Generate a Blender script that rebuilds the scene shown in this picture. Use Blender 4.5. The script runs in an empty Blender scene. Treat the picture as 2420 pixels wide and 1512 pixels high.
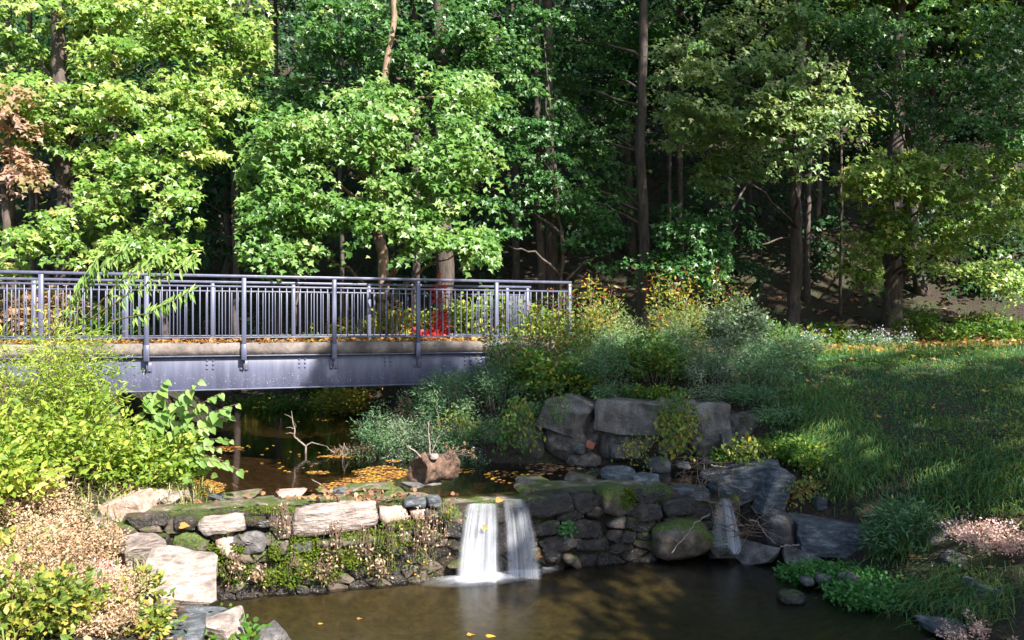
import bpy, bmesh, math, random
import numpy as np
from mathutils import Vector, noise as mnoise

# ------------------------------------------------------------------ camera, world, sun, exposure
scene = bpy.context.scene
col = scene.collection
EYE = 2.9
cd = bpy.data.cameras.new('camera'); cam = bpy.data.objects.new('camera', cd); col.objects.link(cam)
cam.location = (0, 0, EYE); cam.rotation_euler = (math.radians(90), 0, 0)
cd.sensor_width = 36.0; cd.lens = 28.125; cd.shift_y = 3.2/1024
cd.clip_start = 0.05; cd.clip_end = 1000
scene.camera = cam

SUN_AZ, SUN_EL = math.radians(40), math.radians(43)      # azimuth: to the right of straight behind the camera
S = np.array([math.sin(SUN_AZ)*math.cos(SUN_EL), -math.cos(SUN_AZ)*math.cos(SUN_EL), math.sin(SUN_EL)])
world = bpy.data.worlds.new('World'); scene.world = world; world.use_nodes = True
wn = world.node_tree.nodes; wl = world.node_tree.links
sky = wn.new('ShaderNodeTexSky'); sky.sky_type = 'NISHITA'; sky.sun_disc = False
sky.sun_elevation = SUN_EL; sky.sun_rotation = math.pi - SUN_AZ
wl.new(sky.outputs[0], wn['Background'].inputs[0]); wn['Background'].inputs[1].default_value = 0.085
sd = bpy.data.lights.new('sun', 'SUN'); sd.energy = 5.0; sd.angle = math.radians(0.53); sd.color = (1, 0.95, 0.88)
sun = bpy.data.objects.new('sun', sd); col.objects.link(sun)
sun.location = tuple(S*60); sun.rotation_euler = Vector(S).to_track_quat('Z', 'Y').to_euler()
scene.view_settings.view_transform = 'Standard'; scene.view_settings.look = 'None'
scene.view_settings.gamma = 1; scene.view_settings.use_curve_mapping = False
scene.view_settings.exposure = 1.6
scene.cycles.use_denoising = True
scene.cycles.max_bounces = 8; scene.cycles.transparent_max_bounces = 16
scene.cycles.caustics_reflective = False; scene.cycles.caustics_refractive = False

# ------------------------------------------------------------------ helpers
F = 1889.8; CX = 1209.5; HY = 763.5                       # photo measured on a 2419 wide print
def W(u, v, D): return np.array([(u-CX)/F*D, D, EYE-(v-HY)/F*D])
def G(u, v, z): return W(u, v, (EYE-z)*F/(v-HY))
def rngof(s): return np.random.default_rng(s)
def unit(a): return a/np.maximum(np.linalg.norm(a, axis=-1, keepdims=True), 1e-9)

def empty(name, loc, label=None, cat=None, group=None, rz=0):
    o = bpy.data.objects.new(name, None); col.objects.link(o)
    o.location = tuple(float(c) for c in loc); o.rotation_euler = (0, 0, rz); o.empty_display_size = 0.1
    tag(o, label, cat, group); return o
def tag(o, label=None, cat=None, group=None, kind=None):
    if label: o['label'] = label
    if cat: o['category'] = cat
    if group: o['group'] = group
    if kind: o['kind'] = kind
    return o
def wloc(o):
    p = np.zeros(3)
    while o is not None: p = p+np.array(o.location); o = o.parent
    return p
def link(name, me, parent=None, loc=None):
    o = bpy.data.objects.new(name, me); col.objects.link(o)
    if parent is not None: o.parent = parent
    if loc is not None: o.location = tuple(float(c) for c in loc)
    return o

class MB:                                                  # triangle collector
    def __init__(s): s.v = []; s.f = []; s.a = []; s.n = 0; s.uv = None
    def add(s, v, f, a=0.5):
        v = np.asarray(v, float).reshape(-1, 3); f = np.asarray(f, int).reshape(-1, 3)
        s.v.append(v); s.f.append(f+s.n); s.n += len(v)
        s.a.append(np.full(len(v), a) if np.isscalar(a) else np.asarray(a, float)); return s
    def tube(s, pts, rad, seg=6, a=0.5, cap=True):
        pts = np.asarray(pts, float); n = len(pts); rad = np.broadcast_to(np.asarray(rad, float), (n,))
        t = unit(np.gradient(pts, axis=0)); ref = np.array([0.31, 0.17, 0.93])
        if abs(t[0]@unit(ref)) > 0.95: ref = np.array([0.9, 0.3, 0.1])
        x = unit(np.cross(t, ref)); y = np.cross(t, x)
        th = np.linspace(0, 2*np.pi, seg, endpoint=False)
        v = pts[:, None]+rad[:, None, None]*(np.cos(th)[None, :, None]*x[:, None]+np.sin(th)[None, :, None]*y[:, None])
        i = np.arange(n-1)[:, None]*seg; j = np.arange(seg)[None]; k = (j+1) % seg
        q = np.stack([i+j, i+k, i+seg+k, i+seg+j], -1).reshape(-1, 4)
        f = np.concatenate([q[:, [0, 1, 2]], q[:, [0, 2, 3]]]); v = v.reshape(-1, 3)
        if cap:
            m = len(v); v = np.concatenate([v, pts[:1], pts[-1:]]); j = np.arange(seg); k = (j+1) % seg
            f = np.concatenate([f, np.stack([np.full(seg, m), k, j], -1), np.stack([np.full(seg, m+1), (n-1)*seg+j, (n-1)*seg+k], -1)])
        return s.add(v, f, a)
    def box(s, c, d, a=0.5):
        c = np.asarray(c, float); d = np.asarray(d, float)/2
        v = np.array([[x, y, z] for x in (-1, 1) for y in (-1, 1) for z in (-1, 1)])*d+c
        q = [(0, 1, 3, 2), (4, 6, 7, 5), (0, 4, 5, 1), (2, 3, 7, 6), (0, 2, 6, 4), (1, 5, 7, 3)]
        return s.add(v, [t for a_, b, c_, e in q for t in ((a_, b, c_), (a_, c_, e))], a)
    def leaves(s, P, N, D, size, tmpl, a):
        tv, tf = tmpl; N = unit(N); side = unit(np.cross(N, D)); D = np.cross(side, N)
        v = P[:, None]+size[:, None, None]*(tv[None, :, 0, None]*D[:, None]+tv[None, :, 1, None]*side[:, None]+tv[None, :, 2, None]*N[:, None])
        k = len(tv); f = tf[None]+(np.arange(len(P))*k)[:, None, None]
        return s.add(v.reshape(-1, 3), f.reshape(-1, 3), np.repeat(a, k))
    def mesh(s, name, mat, off=(0, 0, 0), smooth=False):
        v = np.concatenate(s.v)-np.asarray(off); f = np.concatenate(s.f); a = np.concatenate(s.a)
        me = bpy.data.meshes.new(name); me.vertices.add(len(v)); me.loops.add(f.size); me.polygons.add(len(f))
        me.vertices.foreach_set('co', v.astype(np.float32).ravel()); me.loops.foreach_set('vertex_index', f.astype(np.int32).ravel())
        me.polygons.foreach_set('loop_start', (np.arange(len(f))*3).astype(np.int32))
        if smooth: me.polygons.foreach_set('use_smooth', np.ones(len(f), bool))
        me.update(calc_edges=True)
        at = me.attributes.new('v', 'FLOAT', 'POINT'); at.data.foreach_set('value', a.astype(np.float32))
        if mat: me.materials.append(mat)
        return me
    def build(s, name, mat, parent=None, smooth=False, loc=None):
        """verts are in world space; a parent (never rotated here) only shifts the origin"""
        off = wloc(parent) if parent is not None else (np.asarray(loc, float) if loc is not None else np.concatenate(s.v).mean(0))
        return link(name, s.mesh(name, mat, off, smooth), parent, None if parent is not None else off)

T_MAPLE = (np.array([[0, 0, 0], [.28, .52, .05], [.54, .15, .03], [1, 0, -.1], [.54, -.15, .03], [.28, -.52, .05]]), np.array([[0, 2, 1], [0, 5, 4], [0, 3, 2], [0, 4, 3]]))
T_OVAL = (np.array([[0, 0, 0], [.45, .27, .06], [1, 0, -.06], [.45, -.27, .06]]), np.array([[0, 2, 1], [0, 3, 2]]))
T_NARROW = (np.array([[0, 0, 0], [.45, .11, .03], [1, 0, -.1], [.45, -.11, .03]]), np.array([[0, 2, 1], [0, 3, 2]]))
T_HEART = (np.array([[.06, 0, 0], [-.08, .2, .03], [.1, .4, .06], [.4, .38, .05], [.72, .18, 0], [1, 0, -.1], [.5, 0, -.03], [-.08, -.2, .03], [.1, -.4, .06], [.4, -.38, .05], [.72, -.18, 0]]),
           np.array([[0, 2, 1], [0, 6, 2], [6, 3, 2], [6, 4, 3], [6, 5, 4], [0, 7, 8], [0, 8, 6], [6, 8, 9], [6, 9, 10], [6, 10, 5]]))
T_ROUND = (np.array([[0, 0, 0], [.2, .36, .04], [.65, .4, .02], [1, 0, -.06], [.65, -.4, .02], [.2, -.36, .04]]), np.array([[0, 2, 1], [0, 3, 2], [0, 4, 3], [0, 5, 4]]))

# ------------------------------------------------------------------ materials
def newmat(name):
    m = bpy.data.materials.new(name); m.use_nodes = True; nt = m.node_tree
    return m, nt, nt.nodes['Principled BSDF'], nt.nodes['Material Output']
def nd(nt, t, **kw):
    n = nt.nodes.new('ShaderNode'+t)
    for k, v in kw.items():
        if k.startswith('i_'):
            key = k[2:]; n.inputs[int(key) if key.isdigit() else key].default_value = v
        else: setattr(n, k, v)
    return n
def ramp(nt, fac, stops, interp='LINEAR'):
    r = nt.nodes.new('ShaderNodeValToRGB'); e = r.color_ramp.elements; r.color_ramp.interpolation = interp
    while len(e) < len(stops): e.new(0.5)
    for k, (p, c) in enumerate(stops):
        e[k].position = p; e[k].color = (*c, 1) if not np.isscalar(c) else (c, c, c, 1)
    nt.links.new(fac, r.inputs[0]); return r.outputs[0]
def noise(nt, scale, detail=4, rough=.55, vec=None, stretch=None, coord='POS'):
    if vec is None:
        if coord == 'POS': vec = nt.nodes.new('ShaderNodeNewGeometry').outputs['Position']
        else: vec = nt.nodes.new('ShaderNodeTexCoord').outputs[coord]
    if stretch:
        mp = nt.nodes.new('ShaderNodeMapping'); mp.inputs['Scale'].default_value = stretch
        nt.links.new(vec, mp.inputs[0]); vec = mp.outputs[0]
    n = nd(nt, 'TexNoise', i_Scale=scale, i_Detail=detail, i_Roughness=rough); nt.links.new(vec, n.inputs['Vector'])
    return n.outputs[0]
def mixc(nt, fac, a, b, mode='MIX'):
    m = nt.nodes.new('ShaderNodeMix'); m.data_type = 'RGBA'; m.blend_type = mode
    for sck, val in ((m.inputs[0], fac), (m.inputs[6], a), (m.inputs[7], b)):
        if isinstance(val, (int, float)): sck.default_value = val
        elif isinstance(val, tuple): sck.default_value = (*val, 1)
        else: nt.links.new(val, sck)
    return m.outputs[2]
def math_(nt, op, a, b=0.0):
    m = nt.nodes.new('ShaderNodeMath'); m.operation = op
    for i, v in enumerate((a, b)):
        if isinstance(v, (int, float)): m.inputs[i].default_value = v
        else: nt.links.new(v, m.inputs[i])
    return m.outputs[0]
def bump(nt, bsdf, h, strength, dist):
    b = nd(nt, 'Bump', i_Strength=strength, i_Distance=dist); nt.links.new(h, b.inputs['Height']); nt.links.new(b.outputs[0], bsdf.inputs['Normal']); return b

def mat_leaf(name, stops, transl=.4, rough=.45, spec=.35):
    m, nt, b, out = newmat(name)
    at = nd(nt, 'Attribute', attribute_name='v'); c = ramp(nt, at.outputs['Fac'], stops)
    nt.links.new(c, b.inputs['Base Color']); b.inputs['Roughness'].default_value = rough; b.inputs['Specular IOR Level'].default_value = spec
    t = nd(nt, 'BsdfTranslucent'); nt.links.new(mixc(nt, 1.0, c, (1.25, 1.2, .55), 'MULTIPLY'), t.inputs[0])
    mx = nd(nt, 'MixShader', i_0=transl); nt.links.new(b.outputs[0], mx.inputs[1]); nt.links.new(t.outputs[0], mx.inputs[2]); nt.links.new(mx.outputs[0], out.inputs[0])
    return m
def mat_stone(name, c1, c2, c3, scale=6, rough=.8, moss=0.0, wet=0.0, band=None, bumpd=.02):
    m, nt, b, out = newmat(name)
    n1 = noise(nt, scale, 6, .6, stretch=band); n2 = noise(nt, scale*5, 5, .65); n3 = noise(nt, scale*.35, 3)
    c = ramp(nt, n1, [(.3, c1), (.5, c2), (.68, c3)])
    at = nd(nt, 'Attribute', attribute_name='v')
    c = mixc(nt, 1.0, c, ramp(nt, at.outputs['Fac'], [(0, .62), (1, 1.3)]), 'MULTIPLY')
    c = mixc(nt, .55, c, ramp(nt, n2, [(.3, .55), (.6, 1.1), (.75, 1.5)]), 'MULTIPLY')
    if moss:
        geo = nt.nodes.new('ShaderNodeNewGeometry'); sx = nt.nodes.new('ShaderNodeSeparateXYZ'); nt.links.new(geo.outputs['Normal'], sx.inputs[0])
        f = math_(nt, 'ADD', noise(nt, 3.2, 5, .7), math_(nt, 'MULTIPLY', sx.outputs[2], .12))
        f = ramp(nt, f, [(.62-.3*moss, 0.0), (.70-.3*moss, 1.0)])
        mc = ramp(nt, noise(nt, 40, 3), [(.3, (.02, .035, .006)), (.55, (.06, .085, .012)), (.75, (.13, .17, .02))])
        c = mixc(nt, f, c, mc)
    nt.links.new(c, b.inputs['Base Color']); b.inputs['Roughness'].default_value = rough
    h = math_(nt, 'ADD', n1, math_(nt, 'MULTIPLY', n2, .6))
    if wet: h = math_(nt, 'ADD', h, math_(nt, 'MULTIPLY', noise(nt, 75, 2), .35))
    bump(nt, b, h, .9, bumpd)
    if wet:
        r = ramp(nt, n3, [(.38, .06), (.62, .32)]); nt.links.new(r, b.inputs['Roughness'])
        b.inputs['Specular IOR Level'].default_value = .7
    return m
def mat_bark(name, c1, c2, rough=.85, sc=9, st=(1, 1, .22)):
    m, nt, b, out = newmat(name); n1 = noise(nt, sc, 6, .65, stretch=st); n2 = noise(nt, 2.2, 3)
    c = ramp(nt, n1, [(.32, c1), (.66, c2)]); c = mixc(nt, .6, c, ramp(nt, n2, [(.3, .6), (.7, 1.25)]), 'MULTIPLY')
    nt.links.new(c, b.inputs['Base Color']); b.inputs['Roughness'].default_value = rough; bump(nt, b, n1, 1, .04); return m
def mat_plain(name, c, rough=.6, var=.25, sc=14, metal=0, bd=.004):
    m, nt, b, out = newmat(name); n = noise(nt, sc, 5, .6)
    nt.links.new(mixc(nt, 1.0, c, ramp(nt, n, [(.3, 1-var), (.7, 1+var)]), 'MULTIPLY'), b.inputs['Base Color'])
    b.inputs['Roughness'].default_value = rough; b.inputs['Metallic'].default_value = metal; bump(nt, b, n, .5, bd); return m
M = {}
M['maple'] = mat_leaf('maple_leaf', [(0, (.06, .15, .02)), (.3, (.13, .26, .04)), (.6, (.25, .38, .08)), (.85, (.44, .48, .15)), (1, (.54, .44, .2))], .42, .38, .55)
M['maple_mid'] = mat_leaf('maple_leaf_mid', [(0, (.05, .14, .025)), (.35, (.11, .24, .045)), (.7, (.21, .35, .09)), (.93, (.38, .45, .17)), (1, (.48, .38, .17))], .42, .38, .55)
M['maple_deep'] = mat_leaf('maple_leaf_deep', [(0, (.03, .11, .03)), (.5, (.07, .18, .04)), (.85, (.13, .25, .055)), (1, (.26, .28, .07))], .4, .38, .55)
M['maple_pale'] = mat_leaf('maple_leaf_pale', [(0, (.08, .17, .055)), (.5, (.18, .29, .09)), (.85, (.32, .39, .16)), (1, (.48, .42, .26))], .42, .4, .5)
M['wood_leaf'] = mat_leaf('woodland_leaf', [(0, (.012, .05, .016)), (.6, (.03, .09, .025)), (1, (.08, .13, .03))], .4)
M['orange_leaf'] = mat_leaf('orange_leaf', [(0, (.16, .17, .05)), (.4, (.36, .26, .13)), (.7, (.46, .28, .21)), (1, (.56, .4, .35))], .45)
M['lime_leaf'] = mat_leaf('lime_leaf', [(0, (.07, .16, .02)), (.4, (.2, .31, .035)), (.8, (.4, .44, .08)), (1, (.56, .47, .14))], .45)
M['knot_leaf'] = mat_leaf('heart_leaf', [(0, (.08, .2, .03)), (.6, (.2, .33, .07)), (1, (.36, .42, .14))], .45)
M['mixed_leaf'] = mat_leaf('yellowing_leaf', [(0, (.05, .11, .02)), (.3, (.13, .21, .035)), (.55, (.28, .3, .05)), (.75, (.46, .37, .08)), (.9, (.42, .22, .07)), (1, (.3, .13, .05))], .4)
M['dry'] = mat_leaf('dry_seed', [(0, (.2, .12, .07)), (.5, (.42, .29, .18)), (1, (.66, .52, .38))], .3, .8, .1)
M['pink_dry'] = mat_leaf('pink_dry_seed', [(0, (.36, .19, .16)), (.5, (.62, .4, .36)), (1, (.8, .62, .58))], .3, .8, .1)
M['feather'] = mat_leaf('feathery_leaf', [(0, (.04, .125, .055)), (.5, (.095, .21, .085)), (.85, (.19, .29, .13)), (1, (.36, .4, .26))], .35)
M['feather_grey'] = mat_leaf('greyish_leaf', [(0, (.08, .13, .08)), (.6, (.18, .26, .15)), (1, (.42, .44, .34))], .35)
M['berry_leaf'] = mat_leaf('berry_bush_leaf', [(0, (.05, .12, .02)), (.35, (.15, .22, .03)), (.6, (.42, .34, .05)), (.85, (.55, .24, .05)), (1, (.5, .06, .05))], .45)
M['pale_forb'] = mat_leaf('pale_forb_leaf', [(0, (.12, .2, .07)), (.5, (.3, .4, .16)), (1, (.55, .58, .36))], .45)
M['red_leaf'] = mat_leaf('red_leaf', [(0, (.35, .03, .03)), (.6, (.6, .05, .07)), (1, (.7, .14, .1))], .45)
M['yellow_leaf'] = mat_leaf('yellow_leaf', [(0, (.07, .16, .025)), (.4, (.18, .25, .035)), (.65, (.42, .32, .035)), (1, (.5, .22, .03))], .4)
M['vine_leaf'] = mat_leaf('vine_leaf', [(0, (.035, .12, .02)), (.6, (.1, .2, .025)), (.85, (.26, .29, .03)), (1, (.55, .33, .03))], .4)
M['cress'] = mat_leaf('cress_leaf', [(0, (.03, .13, .03)), (.6, (.075, .23, .05)), (1, (.18, .33, .1))], .35)
M['grass'] = mat_leaf('grass_blade', [(0, (.045, .16, .08)), (.4, (.095, .235, .09)), (.65, (.2, .29, .07)), (.85, (.3, .29, .08)), (1, (.42, .34, .2))], .35)
M['litter'] = mat_leaf('fallen_leaf', [(0, (.12, .05, .025)), (.3, (.3, .13, .05)), (.55, (.5, .26, .05)), (.8, (.62, .42, .05)), (.93, (.55, .1, .05)), (1, (.6, .35, .25))], .25, .6)
M['litter_brown'] = mat_leaf('dry_brown_leaf', [(0, (.07, .035, .02)), (.5, (.2, .1, .05)), (.85, (.36, .2, .1)), (1, (.5, .36, .22))], .2, .75)
M['aster'] = mat_leaf('aster_petal', [(0, (.3, .3, .42)), (1, (.62, .62, .78))], .3)
M['bark'] = mat_bark('grey_bark', (.028, .021, .017), (.12, .09, .074))
M['bark_warm'] = mat_bark('warm_bark', (.12, .07, .045), (.4, .27, .19))
M['twig'] = mat_bark('twig_bark', (.1, .06, .04), (.3, .2, .14), sc=30)
M['twig_pale'] = mat_bark('pale_dead_wood', (.16, .12, .09), (.38, .3, .25), sc=30)
M['stem_green'] = mat_bark('green_stem', (.06, .08, .02), (.17, .15, .05), sc=30)
M['log'] = mat_bark('rotting_log', (.02, .012, .008), (.2, .115, .075), sc=11, st=(1, 1, 1))
M['pale_stone'] = mat_stone('pale_stone', (.13, .1, .085), (.28, .225, .195), (.42, .355, .32), 6, band=(1, 1, 5), bumpd=.035)
M['pink_stone'] = mat_stone('pinkish_stone', (.22, .14, .1), (.38, .27, .22), (.5, .4, .34), 9)
M['grey_stone'] = mat_stone('grey_stone', (.035, .032, .03), (.095, .087, .083), (.2, .187, .18), 7, bumpd=.035)
M['slate'] = mat_stone('blue_grey_stone', (.03, .034, .038), (.075, .083, .092), (.19, .205, .22), 7, band=(1, 1, 3), bumpd=.035)
M['wet_stone'] = mat_stone('wet_dark_stone', (.012, .01, .009), (.03, .024, .02), (.07, .056, .045), 8, wet=1, moss=.02, bumpd=.06)
M['mossy_stone'] = mat_stone('mossy_stone', (.04, .03, .022), (.1, .08, .06), (.2, .17, .13), 8, moss=.42)
M['mossy_wet'] = mat_stone('mossy_wet_mortar', (.02, .015, .01), (.05, .038, .025), (.09, .07, .048), 9, wet=1, moss=.24, bumpd=.08)
M['crest'] = mat_stone('earthy_crest', (.06, .045, .03), (.15, .115, .085), (.34, .27, .22), 6, moss=.16)
M['concrete'] = mat_stone('old_concrete', (.06, .05, .043), (.15, .13, .115), (.25, .225, .205), 5.5, band=(1, 1, .5), bumpd=.07)
M['fascia'] = mat_stone('stained_concrete', (.075, .06, .052), (.16, .13, .115), (.26, .22, .2), 3, band=(1, 1, .7))
M['rubble'] = mat_stone('rubble_concrete', (.045, .036, .03), (.12, .1, .085), (.24, .21, .18), 9, bumpd=.06)
def mat_paint():
    m, nt, b, out = newmat('blue_grey_paint')
    n = noise(nt, 10, 5, .6, stretch=(1, 1, .12)); n2 = noise(nt, 60, 2)
    c = ramp(nt, n, [(.3, (.066, .071, .112)), (.55, (.097, .102, .158)), (.75, (.14, .143, .2))])
    c = mixc(nt, ramp(nt, noise(nt, 7, 6, .7, stretch=(1, 1, .1)), [(.56, 0.0), (.74, .55)]), c, (.06, .05, .048)); c = mixc(nt, ramp(nt, noise(nt, 16, 6, .75, stretch=(1, 1, .16)), [(.64, 0.0), (.74, .6)]), c, (.1, .055, .035))
    geo = nt.nodes.new('ShaderNodeNewGeometry'); sx = nt.nodes.new('ShaderNodeSeparateXYZ'); nt.links.new(geo.outputs['Position'], sx.inputs[0])
    low = ramp(nt, math_(nt, 'ABSOLUTE', math_(nt, 'SUBTRACT', sx.outputs[2], 1.99)), [(.0, 1.0), (.16, 0.0)])
    sp = ramp(nt, n2, [(.66, 0.0), (.7, 1.0)])
    c = mixc(nt, math_(nt, 'MULTIPLY', sp, low), c, (.62, .6, .6))
    nt.links.new(c, b.inputs['Base Color']); b.inputs['Roughness'].default_value = .42
    bump(nt, b, n2, .15, .002); return m
M['paint'] = mat_paint()

def mat_water(name, tint, bscale, bstr, stretch=(1, 1, 1), rough=.06):
    m, nt, b, out = newmat(name); nt.nodes.remove(b)
    tr = nd(nt, 'BsdfTransparent'); tr.inputs[0].default_value = (*tint, 1)
    gl = nd(nt, 'BsdfGlossy', i_Roughness=rough); fr = nd(nt, 'Fresnel', i_IOR=1.33)
    bp = nd(nt, 'Bump', i_Strength=bstr, i_Distance=.02); nt.links.new(noise(nt, bscale, 3, .5, stretch=stretch), bp.inputs['Height'])
    nt.links.new(bp.outputs[0], gl.inputs['Normal']); nt.links.new(bp.outputs[0], fr.inputs['Normal'])
    mx = nd(nt, 'MixShader'); nt.links.new(math_(nt, 'MULTIPLY', fr.outputs[0], 1.35), mx.inputs[0])
    nt.links.new(tr.outputs[0], mx.inputs[1]); nt.links.new(gl.outputs[0], mx.inputs[2]); nt.links.new(mx.outputs[0], out.inputs[0]); return m
M['pool_water'] = mat_water('pool_water', (.62, .56, .42), 3.0, .1, rough=.27)
M['stream_water'] = mat_water('stream_water', (.55, .48, .36), 7, .1, (.5, 1.6, 1))

def mat_ground():
    m, nt, b, out = newmat('woodland_soil')
    n1 = noise(nt, 1.2, 6, .65); n2 = noise(nt, 22, 5, .7)
    c = ramp(nt, n2, [(.3, (.012, .008, .005)), (.5, (.035, .023, .015)), (.64, (.075, .048, .03)), (.75, (.15, .1, .062))])
    g = ramp(nt, n2, [(.3, (.015, .028, .008)), (.7, (.06, .085, .02))])
    c = mixc(nt, ramp(nt, n1, [(.45, 0.0), (.62, .75)]), c, g)
    nt.links.new(c, b.inputs['Base Color']); b.inputs['Roughness'].default_value = .95; bump(nt, b, n2, 1, .06); return m
M['ground'] = mat_ground()
def mat_bed(name, c1, c2, c3):
    m, nt, b, out = newmat(name); n = noise(nt, 9, 6, .7); n2 = noise(nt, 1.1, 3)
    c = ramp(nt, n, [(.3, c1), (.52, c2), (.72, c3)]); c = mixc(nt, .7, c, ramp(nt, n2, [(.3, .6), (.7, 1.3)]), 'MULTIPLY')
    nt.links.new(c, b.inputs['Base Color']); b.inputs['Roughness'].default_value = .9; bump(nt, b, n, .7, .04); return m
M['bed'] = mat_bed('silty_bed', (.035, .032, .014), (.085, .074, .032), (.14, .122, .056))
M['bed_up'] = mat_bed('pebbly_bed', (.05, .03, .016), (.12, .08, .045), (.24, .17, .1))

# ------------------------------------------------------------------ terrain
WATER_UP = .82
L = []
for p in [(-1,7),(0,8),(1,8.5),(2,8.6),(3,8),(0,6),(2,6),(3.4,6.6),(-1.4,6),(0,4.6),(2,4.6),(-1.3,4.8),(0,9),(2.2,9.4),(3.2,9),(-1.9,8.2),(3.6,5)]: L.append((*p, -.35))
for p in [(-3.15,8.25),(-2.75,7.6),(-2.3,7.0),(-2.1,6.2),(-2.1,5),(4.05,9.1),(4.0,8.2),(4.0,7),(4.1,6),(3.8,9.6),(4.1,4.5)]: L.append((*p, .0))
for p in [(-3.0,8.4),(-2.4,8.55),(-1,8.97),(0,9.27),(1,9.57),(2,9.86),(2.7,10.0)]: L.append((*p, -.1))
for p in [(-2.3,8.2),(-.9,8.6),(.2,8.9),(1.2,9.2),(2.2,9.5)]: L.append((*p, -.26))
L += [(-3.3,7.9,.3),(-2.9,7,.4),(-2.8,6,.35),(-3.3,8.9,.85),(-4,7.5,.5),(-4,6,.65),(-4,4.5,.9),(-5,6,.95),(-5,8,1.1),(-4.2,9.3,.95),(-6,9,1.5),(-5,10,1.2),(-7,8,1.8),(-7.5,11,2.3),(-8,6,2.2),(-6.2,12.3,1.4),(-7.5,13,2.2),
      (0,0,1.3),(-3,0,1.4),(3,0,1.4),(0,2.2,.9),(-3,2.5,.9),(3.5,2.5,.9),(0,-10,1.6),(-20,-10,3),(20,-10,3),(9,0,2.2),(13,4,2.5),(-10,2,2.6)]
for p in [(-2.6,9.4),(-1.5,9.9),(0,10.3),(1,10.7),(2,10.8),(-3.2,10.2),(-1,11.5),(-2.5,12),(-3.6,12.2),(-3,13.5),(-4,15),(-3.8,16.5),(-5,18),(-6.3,20.5),(-9,25)]: L.append((*p, .42))
for p in [(-3.9,10.1),(-4.8,11.5),(-5.5,13),(-6.1,16.2),(-7.8,20),(-11,26),(2.9,11.05),(2,11.5),(0,11.9),(-1.05,12.35),(-1.75,13.5),(-2.0,15.3),(-2.7,17.5),(-4.2,20),(-7,25)]: L.append((*p, .8))
L += [(-1.2,15.6,2.0),(-1.9,17.3,2.1),(-2.6,18.7,2.1),(-3.2,20.2,2.2),(-5.5,24,2.3),(.7,11.95,.92),(1.6,11.95,.95),(2.6,11.8,.95),(3.2,11.6,1.0),(-.2,12.5,1.35),(-.8,13.0,1.5),(-1.2,13.7,1.5),(.6,12.2,1.55),(1.6,12.25,1.75),(2.6,12.1,1.78),(3.5,11.9,1.7),(.4,13.2,1.9),(2,14.5,2.15),(-.4,14.2,1.85),(0,16,2.3),(-1.2,17,2.0),(3,16,2.25),(5,12.5,1.9),(7,12.5,2.0),(5,16,2.22),(8,17,2.35),(12,17,2.5),(4.2,11,1.35),(5.2,11,1.5),(6.5,11,1.65),(8,10.5,1.85),
      (4.3,10.2,.85),(4.7,9.4,.6),(5.3,9.6,1.05),(6.2,9.3,1.45),(5,8,.6),(6,8,1.15),(7,8,1.5),(4.8,7,.4),(6,6,.9),(8,6,1.9),(3.6,10.6,.95),
      (5,24,2.5),(9,24,2.6),(0,23,2.6),(-4,24,2.3),(15,24,2.8),(-1.5,20,2.3),(2,20,2.4),(-8,17,2.3),(-10,21,2.5),(-14,24,3),(-20,20,3.2),(-13,14,2.8),
      (0,30,5.5),(10,30,6.5),(20,30,7.5),(-10,31,4.5),(-20,31,5),(0,50,22),(20,50,24),(40,50,25),(-20,50,20),(-40,50,20),(40,30,9),(0,90,42),(60,90,44),(-60,90,40),(-60,30,8),(60,20,6),(-60,-20,4),(60,-20,4),(0,-40,2.5),(-40,5,4),(40,5,4)]
CP = np.array(L, float)
_d = np.linalg.norm(CP[:, None, :2]-CP[None, :, :2], axis=-1)
_A = np.block([[_d+1e-3*np.eye(len(CP)), np.ones((len(CP), 1))], [np.ones((1, len(CP))), np.zeros((1, 1))]])
_wt = np.linalg.solve(_A, np.append(CP[:, 2], 0))
def H(x, y):
    x = np.asarray(x, float); y = np.asarray(y, float); sh = x.shape; q = np.stack([x.ravel(), y.ravel()], -1); r = np.empty(len(q))
    for i in range(0, len(q), 8000):
        r[i:i+8000] = np.linalg.norm(q[i:i+8000, None]-CP[None, :, :2], axis=-1)@_wt[:-1]+_wt[-1]
    return r.reshape(sh)
def Hp(x, y): return float(H(np.array([x]), np.array([y]))[0])
def base(x, y, dz=0): return np.array([x, y, Hp(x, y)+dz])

gx = np.concatenate([np.linspace(-150, -14, 25)[:-1], np.linspace(-14, 14, 190), np.linspace(14, 150, 25)[1:]])
gy = np.concatenate([np.linspace(-60, 2, 14)[:-1], np.linspace(2, 26, 165), np.linspace(26, 150, 50)[1:]])
XX, YY = np.meshgrid(gx, gy, indexing='ij')
ZZ = H(XX, YY)+np.array([[mnoise.noise((x*1.7, y*1.7, 3.1))*.05+mnoise.noise((x*.35, y*.35, 9.))*.12*min(1, max(0, y-18)/6) for y in gy] for x in gx])
def grid_mesh(XX, YY, ZZ):
    n, k = XX.shape; i = (np.arange(n-1)[:, None]*k+np.arange(k-1)[None]).ravel()
    return np.stack([XX, YY, ZZ], -1).reshape(-1, 3), np.concatenate([np.stack([i, i+k, i+k+1], -1), np.stack([i, i+k+1, i+1], -1)])
mb = MB(); mb.add(*grid_mesh(XX, YY, ZZ)); g = mb.build('ground', M['ground'], smooth=True, loc=(0, 0, 0)); tag(g, 'leaf strewn soil of the banks and the wooded hill', 'ground', kind='structure')

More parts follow.
